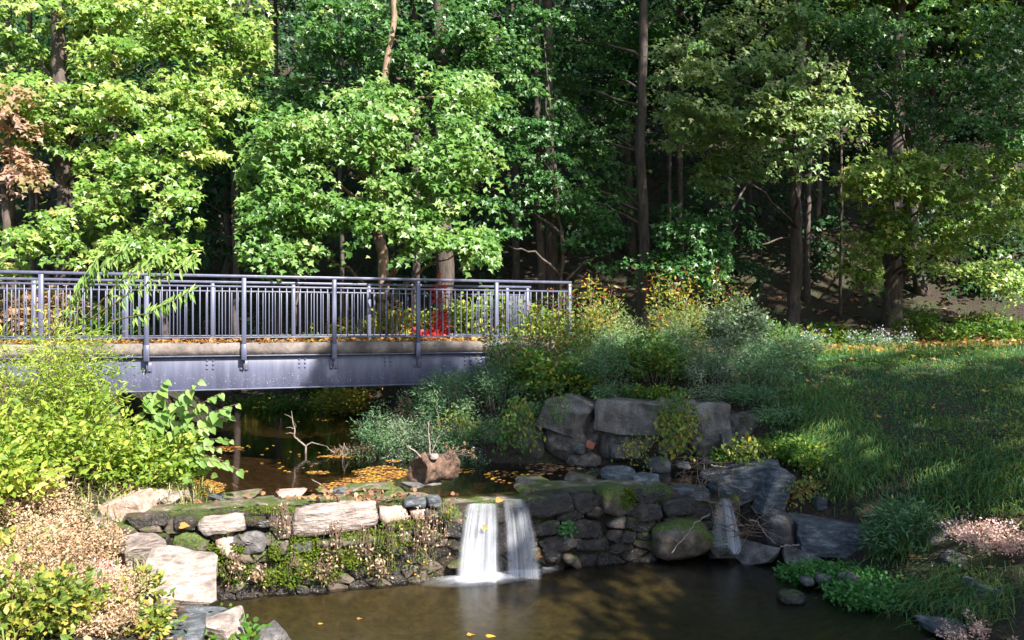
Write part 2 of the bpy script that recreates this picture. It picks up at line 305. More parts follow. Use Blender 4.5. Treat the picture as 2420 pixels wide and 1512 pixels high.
# stream beds (thin sheets over the soil under the water)
def sheet(name, mat, xs, ys, zf, label, cat, mask=None, kind='structure', smooth=True):
    X, Y = np.meshgrid(xs, ys, indexing='ij'); Z = zf(X, Y); v, f = grid_mesh(X, Y, Z)
    if mask is not None:
        ok = mask(X, Y).ravel(); f = f[ok[f].all(1)]
    mb = MB(); mb.add(v, f); o = mb.build(name, mat, smooth=smooth, loc=(0, 0, 0)); return tag(o, label, cat, kind=kind)
DAM0 = np.array([-2.73, 8.5]); DAM1 = np.array([2.6, 10.09]); DT = (DAM1-DAM0)/np.linalg.norm(DAM1-DAM0); DN = np.array([DT[1], -DT[0]])   # DN points to the camera
def damside(X, Y): return (X-DAM0[0])*DN[0]+(Y-DAM0[1])*DN[1]
sheet('pool_bed', M['bed'], np.linspace(-3.2, 4.6, 90), np.linspace(3.5, 10.8, 90), lambda X, Y: H(X, Y)+.115*np.clip((.0-H(X, Y))/.06, 0, 1)-.06, 'silty brown bed of the pool below the dam', 'bed', lambda X, Y: (damside(X, Y) > -.3) & (H(X, Y) < .3))
sheet('stream_bed', M['bed_up'], np.linspace(-12, 4, 130), np.linspace(9, 27, 130), lambda X, Y: H(X, Y)+.125*np.clip((.78-H(X, Y))/.1, 0, 1)-.06, 'pebbly brown bed of the stream above the dam', 'bed', lambda X, Y: (damside(X, Y) < -.3) & (H(X, Y) < 1.2))
sheet('pool_water', M['pool_water'], np.linspace(-3.4, 5, 60), np.linspace(3, 11, 60), lambda X, Y: 0*X, 'still brown water of the pool below the dam', 'water', lambda X, Y: (damside(X, Y) > -.45) & (H(X, Y) < .35))
sheet('stream_water', M['stream_water'], np.linspace(-13, 4.5, 200), np.linspace(8, 28, 200), lambda X, Y: 0*X+WATER_UP, 'calm dark water of the stream above the dam', 'water', lambda X, Y: (damside(X, Y) < -.42) & (H(X, Y) < 1.5) & (X < 4.4-.35*(Y-11)))

# ------------------------------------------------------------------ footbridge
BA = math.atan2(1, 8260/3000); DECK = EYE-.31
bridge = empty('footbridge', (-4.221, 12.6, DECK), 'blue grey steel footbridge with barred railings crossing the stream', 'footbridge', rz=BA)
def bpart(name, mb, mat, parent, smooth=False): return link(name, mb.mesh(name, mat, (0, 0, 0), smooth), parent)
S0, S1, BW = -5.6, 5.6, 2.02
def bevbox(c, d, bev, a=.5):
    bm = bmesh.new(); bmesh.ops.create_cube(bm, size=1); bmesh.ops.scale(bm, vec=d, verts=bm.verts)
    bmesh.ops.bevel(bm, geom=bm.edges[:], offset=bev, segments=1, affect='EDGES'); bmesh.ops.triangulate(bm, faces=bm.faces[:])
    v = np.array([x.co[:] for x in bm.verts])+np.asarray(c); bm.verts.index_update(); f = np.array([[x.index for x in t.verts] for t in bm.faces]); bm.free()
    return v, f
def bb(c, d, bev=.004): m = MB(); m.add(*bevbox(c, d, bev)); return m
# deck slab with a slightly rough fascia edge
mb = MB(); n = 160; xs = np.linspace(S0-.3, S1+.25, n); rg = rngof(3)
prof = np.array([(.04, -.19), (.035, -.1), (.04, -.012), (.055, 0), (BW-.055, 0), (BW-.04, -.012), (BW-.04, -.19)])
vv = np.zeros((n, len(prof), 3)); vv[:, :, 0] = xs[:, None]; vv[:, :, 1] = prof[None, :, 0]+rg.normal(0, .003, (n, len(prof))); vv[:, :, 2] = prof[None, :, 1]+rg.normal(0, .003, (n, len(prof)))
k = len(prof); i = (np.arange(n-1)[:, None]*k+np.arange(k)[None]).ravel(); j = (np.arange(n-1)[:, None]*k+(np.arange(k)[None]+1) % k).ravel()
mb.add(vv.reshape(-1, 3), np.concatenate([np.stack([i, j, j+k], -1), np.stack([i, j+k, i+k], -1)]))
bpart('deck', mb, M['fascia'], bridge)
bolt_mb = MB(); th = np.linspace(0, 2*np.pi, 6, endpoint=False)
bolt_mb.tube([(0, 0, 0), (0, -.014, 0), (0, -.016, 0)], [.016, .016, .012], 6); bolt_me = bolt_mb.mesh('bolt', M['paint'])
for w, outward in ((.10, -1), (BW-.10, 1)):
    gd = bpart('girder', bb(((S0+S1)/2, w, -.455), (S1-S0+.4, .014, .52), .002), M['paint'], bridge)
    bpart('flange', bb(((S0+S1)/2, w, -.727), (S1-S0+.4, .17, .022), .003), M['paint'], gd)
    bpart('flange', bb(((S0+S1)/2, w, -.203), (S1-S0+.4, .15, .02), .003), M['paint'], gd)
    if outward < 0:
        for p in np.arange(-2, 5)*1.4-.75:
            for dx in (-.045, .045):
                for dz in (-.27, -.335, -.4): link('bolt', bolt_me, gd, (p+dx+.25, w-.007, dz))
def railing(w, posts, outward):
    r = bpart('railing', bb(((S0+S1)/2, w, 1.0475), (S1-S0+.07, .06, .045), .006), M['paint'], bridge)     # the hand rail itself carries the rest
    second = bb(((S0+S1)/2, w, .885), (S1-S0, .03, .028), .003); bpart('middle_rail', second, M['paint'], r)
    bpart('bottom_rail', bb(((S0+S1)/2, w, .085), (S1-S0, .03, .022), .003), M['paint'], r)
    pm = MB(); pm.add(*bevbox((0, 0, .38), (.068, .068, 1.288), .006)); post = pm.mesh('post', M['paint'])
    sm = MB(); sm.add(*bevbox((0, 0, -.145), (.082, .08, .25), .005)); sleeve = sm.mesh('sleeve', M['paint'])
    km = MB(); km.add(*bevbox((0, 0, 0), (.14, .008, .15), .002)); km.add(*bevbox((0, -.035*1, .02), (.012, .07, .11), .002)); plate = km.mesh('bracket', M['paint'])
    bm_ = MB(); bm_.add(*bevbox((0, 0, .48), (.0165, .0165, .79), .003)); bal = bm_.mesh('baluster', M['paint'])
    for s in posts:
        link('post', post, r, (s, w, 0)); link('sleeve', sleeve, r, (s, w+outward*.004, 0))
        kb = link('bracket', plate, r, (s, w-outward*.088, -.37)); kb.rotation_euler[2] = 0 if outward < 0 else math.pi
        for dx in (-.038, .038): link('bolt', bolt_me, r, (s+dx, w-outward*.083+outward*.005, -.415))
    nb = 13; allp = sorted(posts)
    for a_, b_ in zip(allp[:-1], allp[1:]):
        for q in range(1, nb):
            link('baluster', bal, r, (a_+(b_-a_)*q/nb, w, 0))
    return r
railing(0, [1.4*k for k in range(-4, 5)], -1)
railing(BW, [-.482+1.4*k for k in range(-3, 5)]+[5.56], 1)
# abutments
def brick_pile(parent, s0, s1, w0, w1, z0, z1, rows, cols, mat, seed):
    rg = rngof(seed); hz = (z1-z0)/rows
    for rI in range(rows):
        cuts = np.sort(np.concatenate([[s0, s1], s0+(s1-s0)*(np.arange(1, cols)+rg.uniform(-.25, .25, cols-1)+(.3 if rI % 2 else 0))/(cols+.3)]))
        for a_, b_ in zip(cuts[:-1], cuts[1:]):
            d = (b_-a_-.012, w1-w0-rg.uniform(0, .06), hz-.012); v, f = bevbox((0, 0, 0), d, .018)
            v += rg.normal(0, .006, v.shape); m = MB(); m.add(v, f, rg.uniform(.2, .9)); link('stone', m.mesh('stone', mat), parent, ((a_+b_)/2, (w0+w1)/2, z0+hz*(rI+.5)))
ab = empty('bridge_abutment', (-4.221, 12.6, DECK), 'stone block abutment under the left end of the footbridge', 'abutment', rz=BA); brick_pile(ab, -4.2, -1.8, -.1, 2.1, -2.2, -.742, 5, 4, M['concrete'], 5)
ab = empty('bridge_abutment', (-4.221, 12.6, DECK), 'dark stone abutment under the right end of the footbridge', 'abutment', rz=BA); brick_pile(ab, 3.3, 5.2, .02, 2.1, -2.2, -.742, 5, 3, M['rubble'], 6)

# ------------------------------------------------------------------ rocks
def rock_mesh(name, dims, seed, style, mat, rough=1.0):
    rg = rngof(seed); d = np.asarray(dims, float); bm = bmesh.new(); off = Vector(rg.uniform(-50, 50, 3))
    if style == 'block':
        bmesh.ops.create_cube(bm, size=1)
        for v in bm.verts: v.co = Vector([c*(1+rg.uniform(-.16, .12)) for c in v.co])
        bmesh.ops.bevel(bm, geom=bm.edges[:], offset=.06, segments=1, affect='EDGES')
        bmesh.ops.subdivide_edges(bm, edges=bm.edges[:], cuts=2, use_grid_fill=True); amp = .05*rough
    elif style == 'shard':
        pts = [bm.verts.new(rg.uniform(-.5, .5, 3)*np.array([1, 1, 1])) for _ in range(18)]
        bmesh.ops.convex_hull(bm, input=pts); bmesh.ops.delete(bm, geom=[v for v in bm.verts if not v.link_faces], context='VERTS')
        co = np.array([v.co[:] for v in bm.verts]); lo, hi = co.min(0), co.max(0)
        for v in bm.verts: v.co = Vector((np.array(v.co)-lo)/(hi-lo)-.5)
        bmesh.ops.bevel(bm, geom=bm.edges[:], offset=.02, segments=1, affect='EDGES')
        bmesh.ops.triangulate(bm, faces=bm.faces[:]); bmesh.ops.subdivide_edges(bm, edges=bm.edges[:], cuts=2); amp = .035*rough
    else:
        bmesh.ops.create_icosphere(bm, subdivisions=3, radius=.5)
        for v in bm.verts:
            c = v.co.copy(); v.co = Vector([math.copysign(abs(x*2)**.75, x)*.5 for x in c])
        amp = .07*rough
    for v in bm.verts:
        n = mnoise.noise_vector(v.co*2.1+off)*amp*1.5+mnoise.noise_vector(v.co*6+off)*amp*.6; v.co += n
    for v in bm.verts: v.co = Vector(np.array(v.co)*d)
    bmesh.ops.triangulate(bm, faces=bm.faces[:])
    me = bpy.data.meshes.new(name); bm.to_mesh(me); bm.free(); me.materials.append(mat)
    at = me.attributes.new('v', 'FLOAT', 'POINT'); at.data.foreach_set('value', np.full(len(me.vertices), rg.uniform(.3, .85), np.float32))
    if style == 'round': me.polygons.foreach_set('use_smooth', np.ones(len(me.polygons), bool))
    return me
def rock(name, label, cat, u0, v0, u1, v1, D, depth, style, mat, seed, rz=0, roll=0, tilt=0, parent=None, group=None, rough=1.0):
    c = W((u0+u1)/2, (v0+v1)/2, D+depth*.35); k = D/F
    o = link(name, rock_mesh(name, ((u1-u0)*k, depth, (v1-v0)*k), seed, style, mat, rough), parent, c if parent is None else c-wloc(parent))
    o.rotation_euler = (tilt, roll, rz)
    return tag(o, label, cat, group)

# ------------------------------------------------------------------ stone dam
dam = empty('stone_dam', (*((DAM0+DAM1)/2), 0), 'low mossy stone dam holding back the stream', 'dam')
def damD(u):                                    # depth of the dam face seen at column u
    r = (u-CX)/F; q = DAM0[0]-r*DAM0[1]; t = -q/(DT[0]-r*DT[1]); return DAM0[1]+t*DT[1]
def crest_z(s):                                 # crest height along the dam, s in metres from the left end
    return np.interp(s, [-1.2, 0, 1.2, 1.95, 2.05, 3.05, 3.15, 3.6, 4.4, 5.0, 5.25, 5.7, 6.3], [.9, .9, .9, .86, .79, .79, .88, .9, .88, .84, .66, .66, .9])
ss = np.linspace(-1.3, 5.9, 200); mb = MB(); rows = []
for s in ss:
    cz = crest_z(s); P0 = DAM0+DT*s; pr = []
    for w, z in [(-.02, -.4), (-.02, 0), (-.025, cz*.25), (-.03, cz*.5), (-.045, cz*.75), (-.07, cz-.06), (-.11, cz-.015), (-.3, cz), (-.55, cz), (-.8, cz-.03), (-1.0, cz-.12), (-1.1, .3)]:
        nz = mnoise.noise((s*3, w*5, z*6))*.03+mnoise.noise((s*9, w*13, z*16))*.02
        flat = w < -.12
        pr.append((P0[0]+DN[0]*(w+(0 if flat else nz)), P0[1]+DN[1]*(w+(0 if flat else nz)), z+(nz*.7 if flat else 0)))
    rows.append(pr)
# finer rows on the face
rows = np.array(rows); fine = []
for a_, b_ in zip(range(rows.shape[1]-1), range(1, rows.shape[1])):
    kk = 5 if 1 <= a_ <= 6 else 2
    for q in range(kk): fine.append(rows[:, a_]*(1-q/kk)+rows[:, b_]*(q/kk))
fine.append(rows[:, -1]); fine = np.stack(fine, 1)
for a_ in range(fine.shape[0]):
    for b_ in range(4, 34):
        p = fine[a_, b_]; nz = mnoise.noise((p[0]*14, p[1]*14, p[2]*17))*.018+mnoise.noise((p[0]*31, p[1]*31, p[2]*37))*.008
        fine[a_, b_, 0] += DN[0]*nz; fine[a_, b_, 1] += DN[1]*nz
n, k = fine.shape[:2]; i = (np.arange(n-1)[:, None]*k+np.arange(k-1)[None]).ravel(); cut = 31
top = np.tile(np.arange(k-1) >= cut, n-1)
fa = np.stack([i, i+k, i+k+1], -1); fb = np.stack([i, i+k+1, i+1], -1)
mb.add(fine.reshape(-1, 3), np.concatenate([fa[~top], fb[~top]])); mb.build('core', M['mossy_wet'], dam, True)
mb = MB(); mb.add(fine.reshape(-1, 3), np.concatenate([fa[top], fb[top]])); mb.build('crest', M['crest'], dam, True)

TRACED = []
M['brown_stone'] = mat_stone('brown_stone', (.035, .024, .017), (.085, .062, .046), (.16, .12, .095), 8, moss=.3)
M['grey_dark'] = mat_stone('dark_grey_stone', (.03, .025, .022), (.075, .065, .058), (.14, .125, .115), 8, moss=.25)
def face_stone(poly, mat, seed, proud=.05, name='stone', dD=0.0):
    """poly: outline in photo units, lifted to the dam face"""
    rg = rngof(seed); poly = np.array(poly, float); c = poly.mean(0); pts = []
    for a_, b_ in zip(poly, np.roll(poly, -1, 0)):
        for q in range(3): pts.append(a_+(b_-a_)*q/3)
    pts = np.array(pts); pts = (pts+np.roll(pts, 1, 0)*.15+np.roll(pts, -1, 0)*.15)/1.3; pts += rg.normal(0, 1.1, pts.shape)
    lay = [(1.0, -.14), (1.02, proud*.45), (.95, proud*.92), (.6, proud*1.04)]; V = []
    for sc, out in lay:
        q = c+(pts-c)*sc; q = q+rg.normal(0, .5, q.shape)
        for (u, v) in q:
            p = W(u, v, damD(u)+dD); o = out+rg.normal(0, .006); V.append([p[0]+DN[0]*o, p[1]+DN[1]*o, p[2]])
    p = W(*c, damD(c[0])+dD); V.append([p[0]+DN[0]*proud*1.1, p[1]+DN[1]*proud*1.1, p[2]])
    m = len(pts); f = []
    for l in range(len(lay)-1):
        for i in range(m):
            j = (i+1) % m; f += [(l*m+i, (l+1)*m+i, (l+1)*m+j), (l*m+i, (l+1)*m+j, l*m+j)]
    for i in range(m): f.append(((len(lay)-1)*m+i, len(lay)*m, (len(lay)-1)*m+(i+1) % m))
    mb = MB(); mb.add(V, f, rg.uniform(.35, .85)); return mb.build(name, mat, dam)
R3 = lambda pts: [(252+x*.3384, 1070.9+y*.3384) for x, y in pts]
R4 = lambda pts: [(944.9+x*.3644, 881.9+y*.3644) for x, y in pts]
sid = 100
for pts, mt, pr in [
    ([(1320,400),(1430,370),(1650,350),(1870,335),(1895,490),(1660,545),(1330,578),(1290,545)], 'pale_stone', .10),
    ([(640,470),(740,440),(965,430),(975,515),(840,550),(690,570),(640,520)], 'pale_stone', .11),
    ([(450,650),(480,570),(560,540),(640,560),(720,600),(700,670),(560,685)], 'mossy_stone', .09),
    ([(755,610),(800,580),(900,575),(925,620),(910,720),(830,725),(790,670)], 'pink_stone', .08),
    ([(930,560),(1050,535),(1115,580),(1115,680),(950,705)], 'grey_stone', .07),
    ([(1290,620),(1430,600),(1440,680),(1300,690)], 'grey_stone', .08),
    ([(1900,380),(2090,370),(2105,490),(1910,490)], 'pink_stone', .06),
    ([(2075,335),(2220,295),(2230,370),(2080,375)], 'slate', .07),
    ([(2240,310),(2330,300),(2330,375),(2240,370)], 'slate', .05),
    ([(2110,400),(2200,375),(2235,430),(2150,475)], 'pink_stone', .06),
    ([(130,440),(300,420),(440,440),(430,500),(200,525)], 'wet_stone', .08),
    ([(1130,500),(1285,490),(1285,590),(1180,590)], 'mossy_stone', .06),
    ([(1030,470),(1160,450),(1150,510),(1040,510)], 'grey_stone', .06),
    ([(1450,605),(1700,565),(1900,560),(1900,615),(1460,655)], 'mossy_stone', .09),
    ([(1920,560),(2120,545),(2130,610),(1930,620)], 'mossy_stone', .08),
    ([(1140,610),(1270,600),(1270,700),(1150,705)], 'mossy_stone', .06),
    ([(330,580),(440,560),(440,660),(340,670)], 'wet_stone', .06),
    ([(460,455),(620,440),(625,530),(480,540)], 'wet_stone', .05)]:
    sid += 1; TRACED.append(R3(pts)); face_stone(R3(pts), M[mt], sid, pr)
for pts, mt, pr in [
    ([(1280,745),(1350,720),(1440,722),(1490,870),(1400,915),(1300,900)], 'mossy_stone', .16),
    ([(1080,770),(1270,745),(1260,890),(1140,920),(1090,860)], 'wet_stone', .10),
    ([(820,800),(1060,770),(1100,900),(900,930),(830,900)], 'wet_stone', .08),
    ([(850,960),(1040,940),(1050,1040),(870,1060)], 'wet_stone', .07),
    ([(880,1080),(1100,1060),(1110,1160),(900,1180)], 'wet_stone', .07),
    ([(1060,950),(1280,930),(1290,1040),(1070,1060)], 'wet_stone', .08),
    ([(1130,1080),(1350,1060),(1360,1150),(1140,1170)], 'wet_stone', .07),
    ([(1310,930),(1480,900),(1500,1010),(1330,1040)], 'wet_stone', .08),
    ([(1380,1060),(1580,1030),(1590,1130),(1390,1150)], 'wet_stone', .07),
    ([(1500,840),(1680,830),(1690,940),(1520,960)], 'wet_stone', .08),
    ([(1700,830),(1900,820),(1910,900),(1720,910)], 'wet_stone', .07),
    ([(620,860),(700,850),(700,960),(620,970)], 'wet_stone', .05),
    ([(600,1000),(700,990),(700,1100),(610,1110)], 'wet_stone', .05),
    ([(300,870),(410,850),(420,940),(310,950)], 'wet_stone', .06),
    ([(260,970),(400,950),(400,1050),(270,1060)], 'wet_stone', .06)]:
    sid += 1; q_ = np.array(R4(pts)); rj = rngof(sid)
    if sid > 120 and rj.random() < .35: continue
    if sid > 119: an = rj.uniform(-.16, .16); cq = q_.mean(0); q_ = cq+((q_-cq)*rj.uniform(.75, 1.2, 2))@np.array([[math.cos(an), -math.sin(an)], [math.sin(an), math.cos(an)]]).T+rj.normal(0, 3, q_.shape)
    TRACED.append([tuple(p) for p in q_]); face_stone(q_, M[mt], sid, pr)
# coursed rubble filling the rest of the face
def inside(poly, x, y):
    r = False; n = len(poly)
    for i in range(n):
        (x0, y0), (x1, y1) = poly[i], poly[i-1]
        if (y0 > y) != (y1 > y) and x < (x1-x0)*(y-y0)/(y1-y0)+x0: r = not r
    return r
rg = rngof(77)
def vrange(u):
    Dm = damD(u); sm = (u-CX)/F*Dm; s_ = math.hypot(sm-DAM0[0], Dm-DAM0[1])*(1 if sm > DAM0[0] else -1)
    return HY+(EYE-float(crest_z(s_))+.05)/Dm*F, HY+(EYE+.03)/Dm*F
seeds = []
for u in np.arange(290, 1660, 46):
    va, vb = vrange(u); nn = 7 if u < 1080 else 6
    for q in range(nn): seeds.append((u+rg.uniform(-22, 22), va+(vb-va)*(q+.5+rg.uniform(-.45, .45))/nn))
seeds = np.array(seeds)*[.55, 1]
for c in seeds:
    um, vm = c[0]/.55, c[1]
    if any(inside(p, um, vm) for p in TRACED) or (1095 < um < 1245 and vm < vrange(um)[0]+40) or rg.random() < (.22 if um < 1080 and vm > .5*sum(vrange(um)) else .1): continue
    poly = [c+np.array(d)*26 for d in ((-1, -1), (1, -1), (1, 1), (-1, 1))]
    for o_ in seeds[np.argsort(((seeds-c)**2).sum(1))[1:14]]:
        m_ = (c+o_)/2; n_ = o_-c; out = []
        for a_, b_ in zip(poly, poly[1:]+poly[:1]):
            da, db = (a_-m_)@n_, (b_-m_)@n_
            if da <= 0: out.append(a_)
            if (da < 0) != (db < 0): out.append(a_+(b_-a_)*da/(da-db))
        poly = out
    if len(poly) < 3: continue
    poly = [c+(p-c)*rg.uniform(.88, .97) for p in poly]; poly = [(p[0]/.55, min(max(p[1], vrange(p[0]/.55)[0]), vrange(p[0]/.55)[1])) for p in poly]
    lowv = (vm-vrange(um)[0])/(vrange(um)[1]-vrange(um)[0]); sid += 1; r_ = rg.random()
    mt = 'wet_stone' if (um > 1080 and r_ < .8) or lowv > .5 and r_ < .55 else ('mossy_wet' if r_ < .4 else ('mossy_stone' if r_ < .68 else ('brown_stone' if r_ < .88 else 'grey_dark')))
    face_stone(poly, M[mt], sid, rg.choice([.015, .025, .04] if lowv > .5 and um < 1080 else [.02, .035, .06, .085]))
# crest stones lying in the dam's top (still part of it)
def crest_stone(u0, v0, u1, v1, D, depth, style, mt, seed, **k): return rock('stone', None, None, u0, v0, u1, v1, D, depth, style, M[mt], seed, parent=dam, **k)
crest_stone(1485, 1144, 1520, 1182, 10.0, .3, 'round', 'mossy_stone', 31); crest_stone(1505, 1141, 1562, 1184, 10.05, .35, 'round', 'grey_stone', 32)
crest_stone(1578, 1147, 1668, 1178, 10.2, .4, 'block', 'slate', 33, roll=.05); crest_stone(1418, 1100, 1500, 1138, 10.45, .5, 'round', 'slate', 34)
crest_stone(1488, 1116, 1562, 1146, 10.4, .5, 'shard', 'slate', 35); crest_stone(1330, 1118, 1415, 1140, 10.3, .5, 'shard', 'crest', 36); crest_stone(1215, 1128, 1330, 1150, 10.1, .6, 'shard', 'crest', 37)
for q, (u, v, w, h) in enumerate([(575, 1168, 90, 14), (690, 1163, 70, 16), (760, 1160, 30, 12), (800, 1158, 40, 12), (880, 1150, 120, 14), (1000, 1143, 100, 12), (640, 1180, 110, 10), (520, 1176, 60, 12), (930, 1158, 60, 9), (820, 1170, 50, 9), (450, 1190, 60, 10), (560, 1190, 40, 9)]):
    crest_stone(u-w/2, v-h/2, u+w/2, v+h/2, 9.3+(u-600)*.0011, .34, 'shard', ['crest', 'grey_stone', 'crest', 'slate'][q % 4] if q not in (1,) else 'pink_stone', 300+q, rz=.3)
# ------------------------------------------------------------------ falling water
def mat_fall(gain=1.0, name='falling_water', stops=[(.33, .05), (.62, .95)]):
    m, nt, b, out = newmat(name); uv = nd(nt, 'UVMap', uv_map='flow')
    n1 = noise(nt, 1, 4, .6, vec=uv.outputs[0], stretch=(15, .7, 1)); n2 = noise(nt, 1, 3, .6, vec=uv.outputs[0], stretch=(7, .8, 1))
    sx = nt.nodes.new('ShaderNodeSeparateXYZ'); nt.links.new(uv.outputs[0], sx.inputs[0])
    e = math_(nt, 'MULTIPLY', math_(nt, 'MULTIPLY', sx.outputs[0], math_(nt, 'SUBTRACT', 1.0, sx.outputs[0])), 4)
    e = ramp(nt, e, [(0, 0.0), (.3, .12), (1, 1.0)])
    a = math_(nt, 'MULTIPLY', ramp(nt, math_(nt, 'ADD', math_(nt, 'MULTIPLY', n1, .6), math_(nt, 'MULTIPLY', n2, .45)), stops), e)
    a = math_(nt, 'MULTIPLY', a, ramp(nt, sx.outputs[1], [(0, .35*gain), (.3, .9*gain), (1, gain)]))
    b.inputs['Base Color'].default_value = (.8, .82, .88, 1); b.inputs['Roughness'].default_value = .35
    ts = nd(nt, 'BsdfTranslucent'); ts.inputs[0].default_value = (.8, .83, .9, 1); m1 = nd(nt, 'MixShader', i_0=.45)
    nt.links.new(b.outputs[0], m1.inputs[1]); nt.links.new(ts.outputs[0], m1.inputs[2])
    tr = nd(nt, 'BsdfTransparent'); mx = nd(nt, 'MixShader'); nt.links.new(a, mx.inputs[0]); nt.links.new(tr.outputs[0], mx.inputs[1]); nt.links.new(m1.outputs[0], mx.inputs[2]); nt.links.new(mx.outputs[0], out.inputs[0])
    return m
M['fall'] = mat_fall(); M['fall_thin'] = mat_fall(.6, 'thin_falling_water'); M['fall_soft'] = mat_fall(.5, 'soft_falling_water', [(.2, .25), (.75, .8)])
def mat_foam():
    m, nt, b, out = newmat('foam'); uv = nd(nt, 'UVMap', uv_map='flow'); sx = nt.nodes.new('ShaderNodeSeparateXYZ'); nt.links.new(uv.outputs[0], sx.inputs[0])
    n = noise(nt, 5, 5, .6); a = math_(nt, 'MULTIPLY', ramp(nt, sx.outputs[0], [(0, .95), (.35, .55), (.7, .12), (1, 0.0)]), ramp(nt, n, [(.28, .35), (.6, 1.0)]))
    b.inputs['Base Color'].default_value = (.8, .82, .88, 1); b.inputs['Roughness'].default_value = .6
    tr = nd(nt, 'BsdfTransparent'); mx = nd(nt, 'MixShader'); nt.links.new(a, mx.inputs[0]); nt.links.new(tr.outputs[0], mx.inputs[1]); nt.links.new(b.outputs[0], mx.inputs[2]); nt.links.new(mx.outputs[0], out.inputs[0]); return m
M['foam'] = mat_foam()
def uvset(o, uv, verts_per_loop=True):
    me = o.data; l = me.uv_layers.new(name='flow'); vi = np.empty(len(me.loops), np.int32); me.loops.foreach_get('vertex_index', vi)
    l.data.foreach_set('uv', uv[vi].astype(np.float32).ravel())
def ribbon(name, parent, top, bot, D0, throw, curve=.5, zb=-.005, mat='fall'):
    """top/bot: (u_left, u_right, v); the sheet arcs out from the lip towards the viewer"""
    n, k = 24, 16; V = []; UV = []
    for i in range(n):
        t = i/(n-1); hx = t**curve
        for j in range(k):
            s = j/(k-1); pt = W(top[0]+(top[1]-top[0])*s, top[2], D0); pb = W(bot[0]+(bot[1]-bot[0])*s, bot[2], D0-throw*DN[1]*-1)
            p = pt*(1-hx)+pb*hx; p[2] = pt[2]+(zb-pt[2])*t; p[:2] += DN*.012*math.sin(s*9+t*2)
            V.append(p); UV.append((s, t))
    V = np.array(V); i = (np.arange(n-1)[:, None]*k+np.arange(k-1)[None]).ravel()
    mb = MB(); mb.add(V, np.concatenate([np.stack([i, i+1, i+k+1], -1), np.stack([i, i+k+1, i+k], -1)])); o = mb.build(name, M[mat], parent, True); uvset(o, np.array(UV)); return o
def foam(name, parent, u, v, z, rx, ry):
    c = G(u, v, z); n, k = 8, 32; V = [c+np.array([0, 0, .03])]; UV = [(0, 0)]; f = []
    for i in range(1, n+1):
        for j in range(k):
            th = 2*math.pi*j/k; r = i/n; p = c[:2]+DT*rx*r*math.cos(th)+DN*ry*r*math.sin(th); V.append([p[0], p[1], z+.008+.03*(1-r)**2]); UV.append((r, th))
    for j in range(k): f.append((0, 1+j, 1+(j+1) % k))
    for i in range(n-1):
        for j in range(k):
            a_ = 1+i*k+j; b_ = 1+i*k+(j+1) % k; f += [(a_, a_+k, b_+k), (a_, b_+k, b_)]
    mb = MB(); mb.add(V, f); o = mb.build(name, M['foam'], parent, True); uvset(o, np.array(UV)); return o
wf = empty('waterfall', G(1130, 1350, 0), 'silky white sunlit waterfall spilling through the notch of the dam', 'waterfall')
d0 = damD(1130)-.02
ribbon('water_sheet', wf, (1098, 1180, 1188), (1072, 1192, 1352), d0, .14, .55, mat='fall_thin'); ribbon('water_sheet', wf, (1100, 1150, 1190), (1074, 1138, 1354), d0-.02, .2, .6); ribbon('water_sheet', wf, (1130, 1178, 1190), (1118, 1182, 1354), d0-.03, .17, .6, mat='fall_thin'); ribbon('water_sheet', wf, (1150, 1172, 1190), (1146, 1178, 1352), d0-.04, .2, .6, mat='fall_thin')
foam('foam', wf, 1140, 1366, .012, .75, .3); foam('foam', wf, 1130, 1362, .016, .5, .22); foam('foam', wf, 1105, 1366, .02, .3, .17)
wf = empty('waterfall', G(1245, 1336, 0), 'thin bluish waterfall strands in shade right of the sunlit fall', 'waterfall')
d0 = damD(1215)-.02
ribbon('water_sheet', wf, (1180, 1240, 1179), (1192, 1284, 1342), d0, .18, .55, mat='fall_thin'); ribbon('water_sheet', wf, (1210, 1240, 1179), (1236, 1282, 1342), d0-.02, .22, .6, mat='fall_thin'); ribbon('water_sheet', wf, (1184, 1208, 1180), (1198, 1232, 1342), d0-.02, .2, .6, mat='fall_thin')
foam('foam', wf, 1240, 1350, .012, .5, .2)
wf = empty('waterfall', G(1715, 1280, .12), 'small blue shaded waterfall between the boulders on the right', 'waterfall')
ribbon('water_sheet', wf, (1700, 1724, 1178), (1714, 1762, 1286), 9.95, .22, .7, .09); ribbon('water_sheet', wf, (1692, 1720, 1182), (1672, 1728, 1286), 9.98, .2, .5, .09, 'fall_soft')
foam('foam', wf, 1718, 1290, .1, .26, .13); foam('foam', wf, 1700, 1296, .09, .2, .1)

# ------------------------------------------------------------------ boulders and bank stones
B = lambda *a, **k: rock('boulder', a[0], 'boulder', *a[1:], **k)
# left bank
B('pale boulder at the left foot of the dam, above the white slab', 288, 1256, 396, 1352, 7.9, .6, 'shard', M['pale_stone'], 101, rough=1.4, tilt=.2)
B('white flat topped rock slab beside the pool at lower left', 346, 1338, 506, 1426, 7.25, .75, 'block', M['pale_stone'], 112, rz=.25, roll=.14, tilt=.35, rough=1.3)
B('blue grey rock wedge below the white slab at lower left', 392, 1420, 556, 1512, 6.95, .6, 'shard', M['slate'], 103, rz=.2, roll=.15, tilt=.3, rough=1.3)
B('pale streaked rock at the bottom edge beside the pool', 470, 1448, 606, 1535, 6.75, .55, 'shard', M['pale_stone'], 4, rz=-.3)
B('small grey rock at the bottom edge, nearest the pool', 590, 1480, 690, 1540, 6.75, .4, 'shard', M['grey_stone'], 5)
B('blue grey boulder half cut by the bottom edge at lower left', 390, 1460, 500, 1540, 6.6, .5, 'shard', M['slate'], 6)
B('rounded brownish stone tucked behind the pale boulder', 322, 1250, 362, 1290, 8.25, .3, 'round', M['grey_stone'], 7)
B('pinkish boulder on the left end of the dam crest', 288, 1156, 398, 1200, 8.9, .5, 'round', M['pink_stone'], 8, rough=1.4)
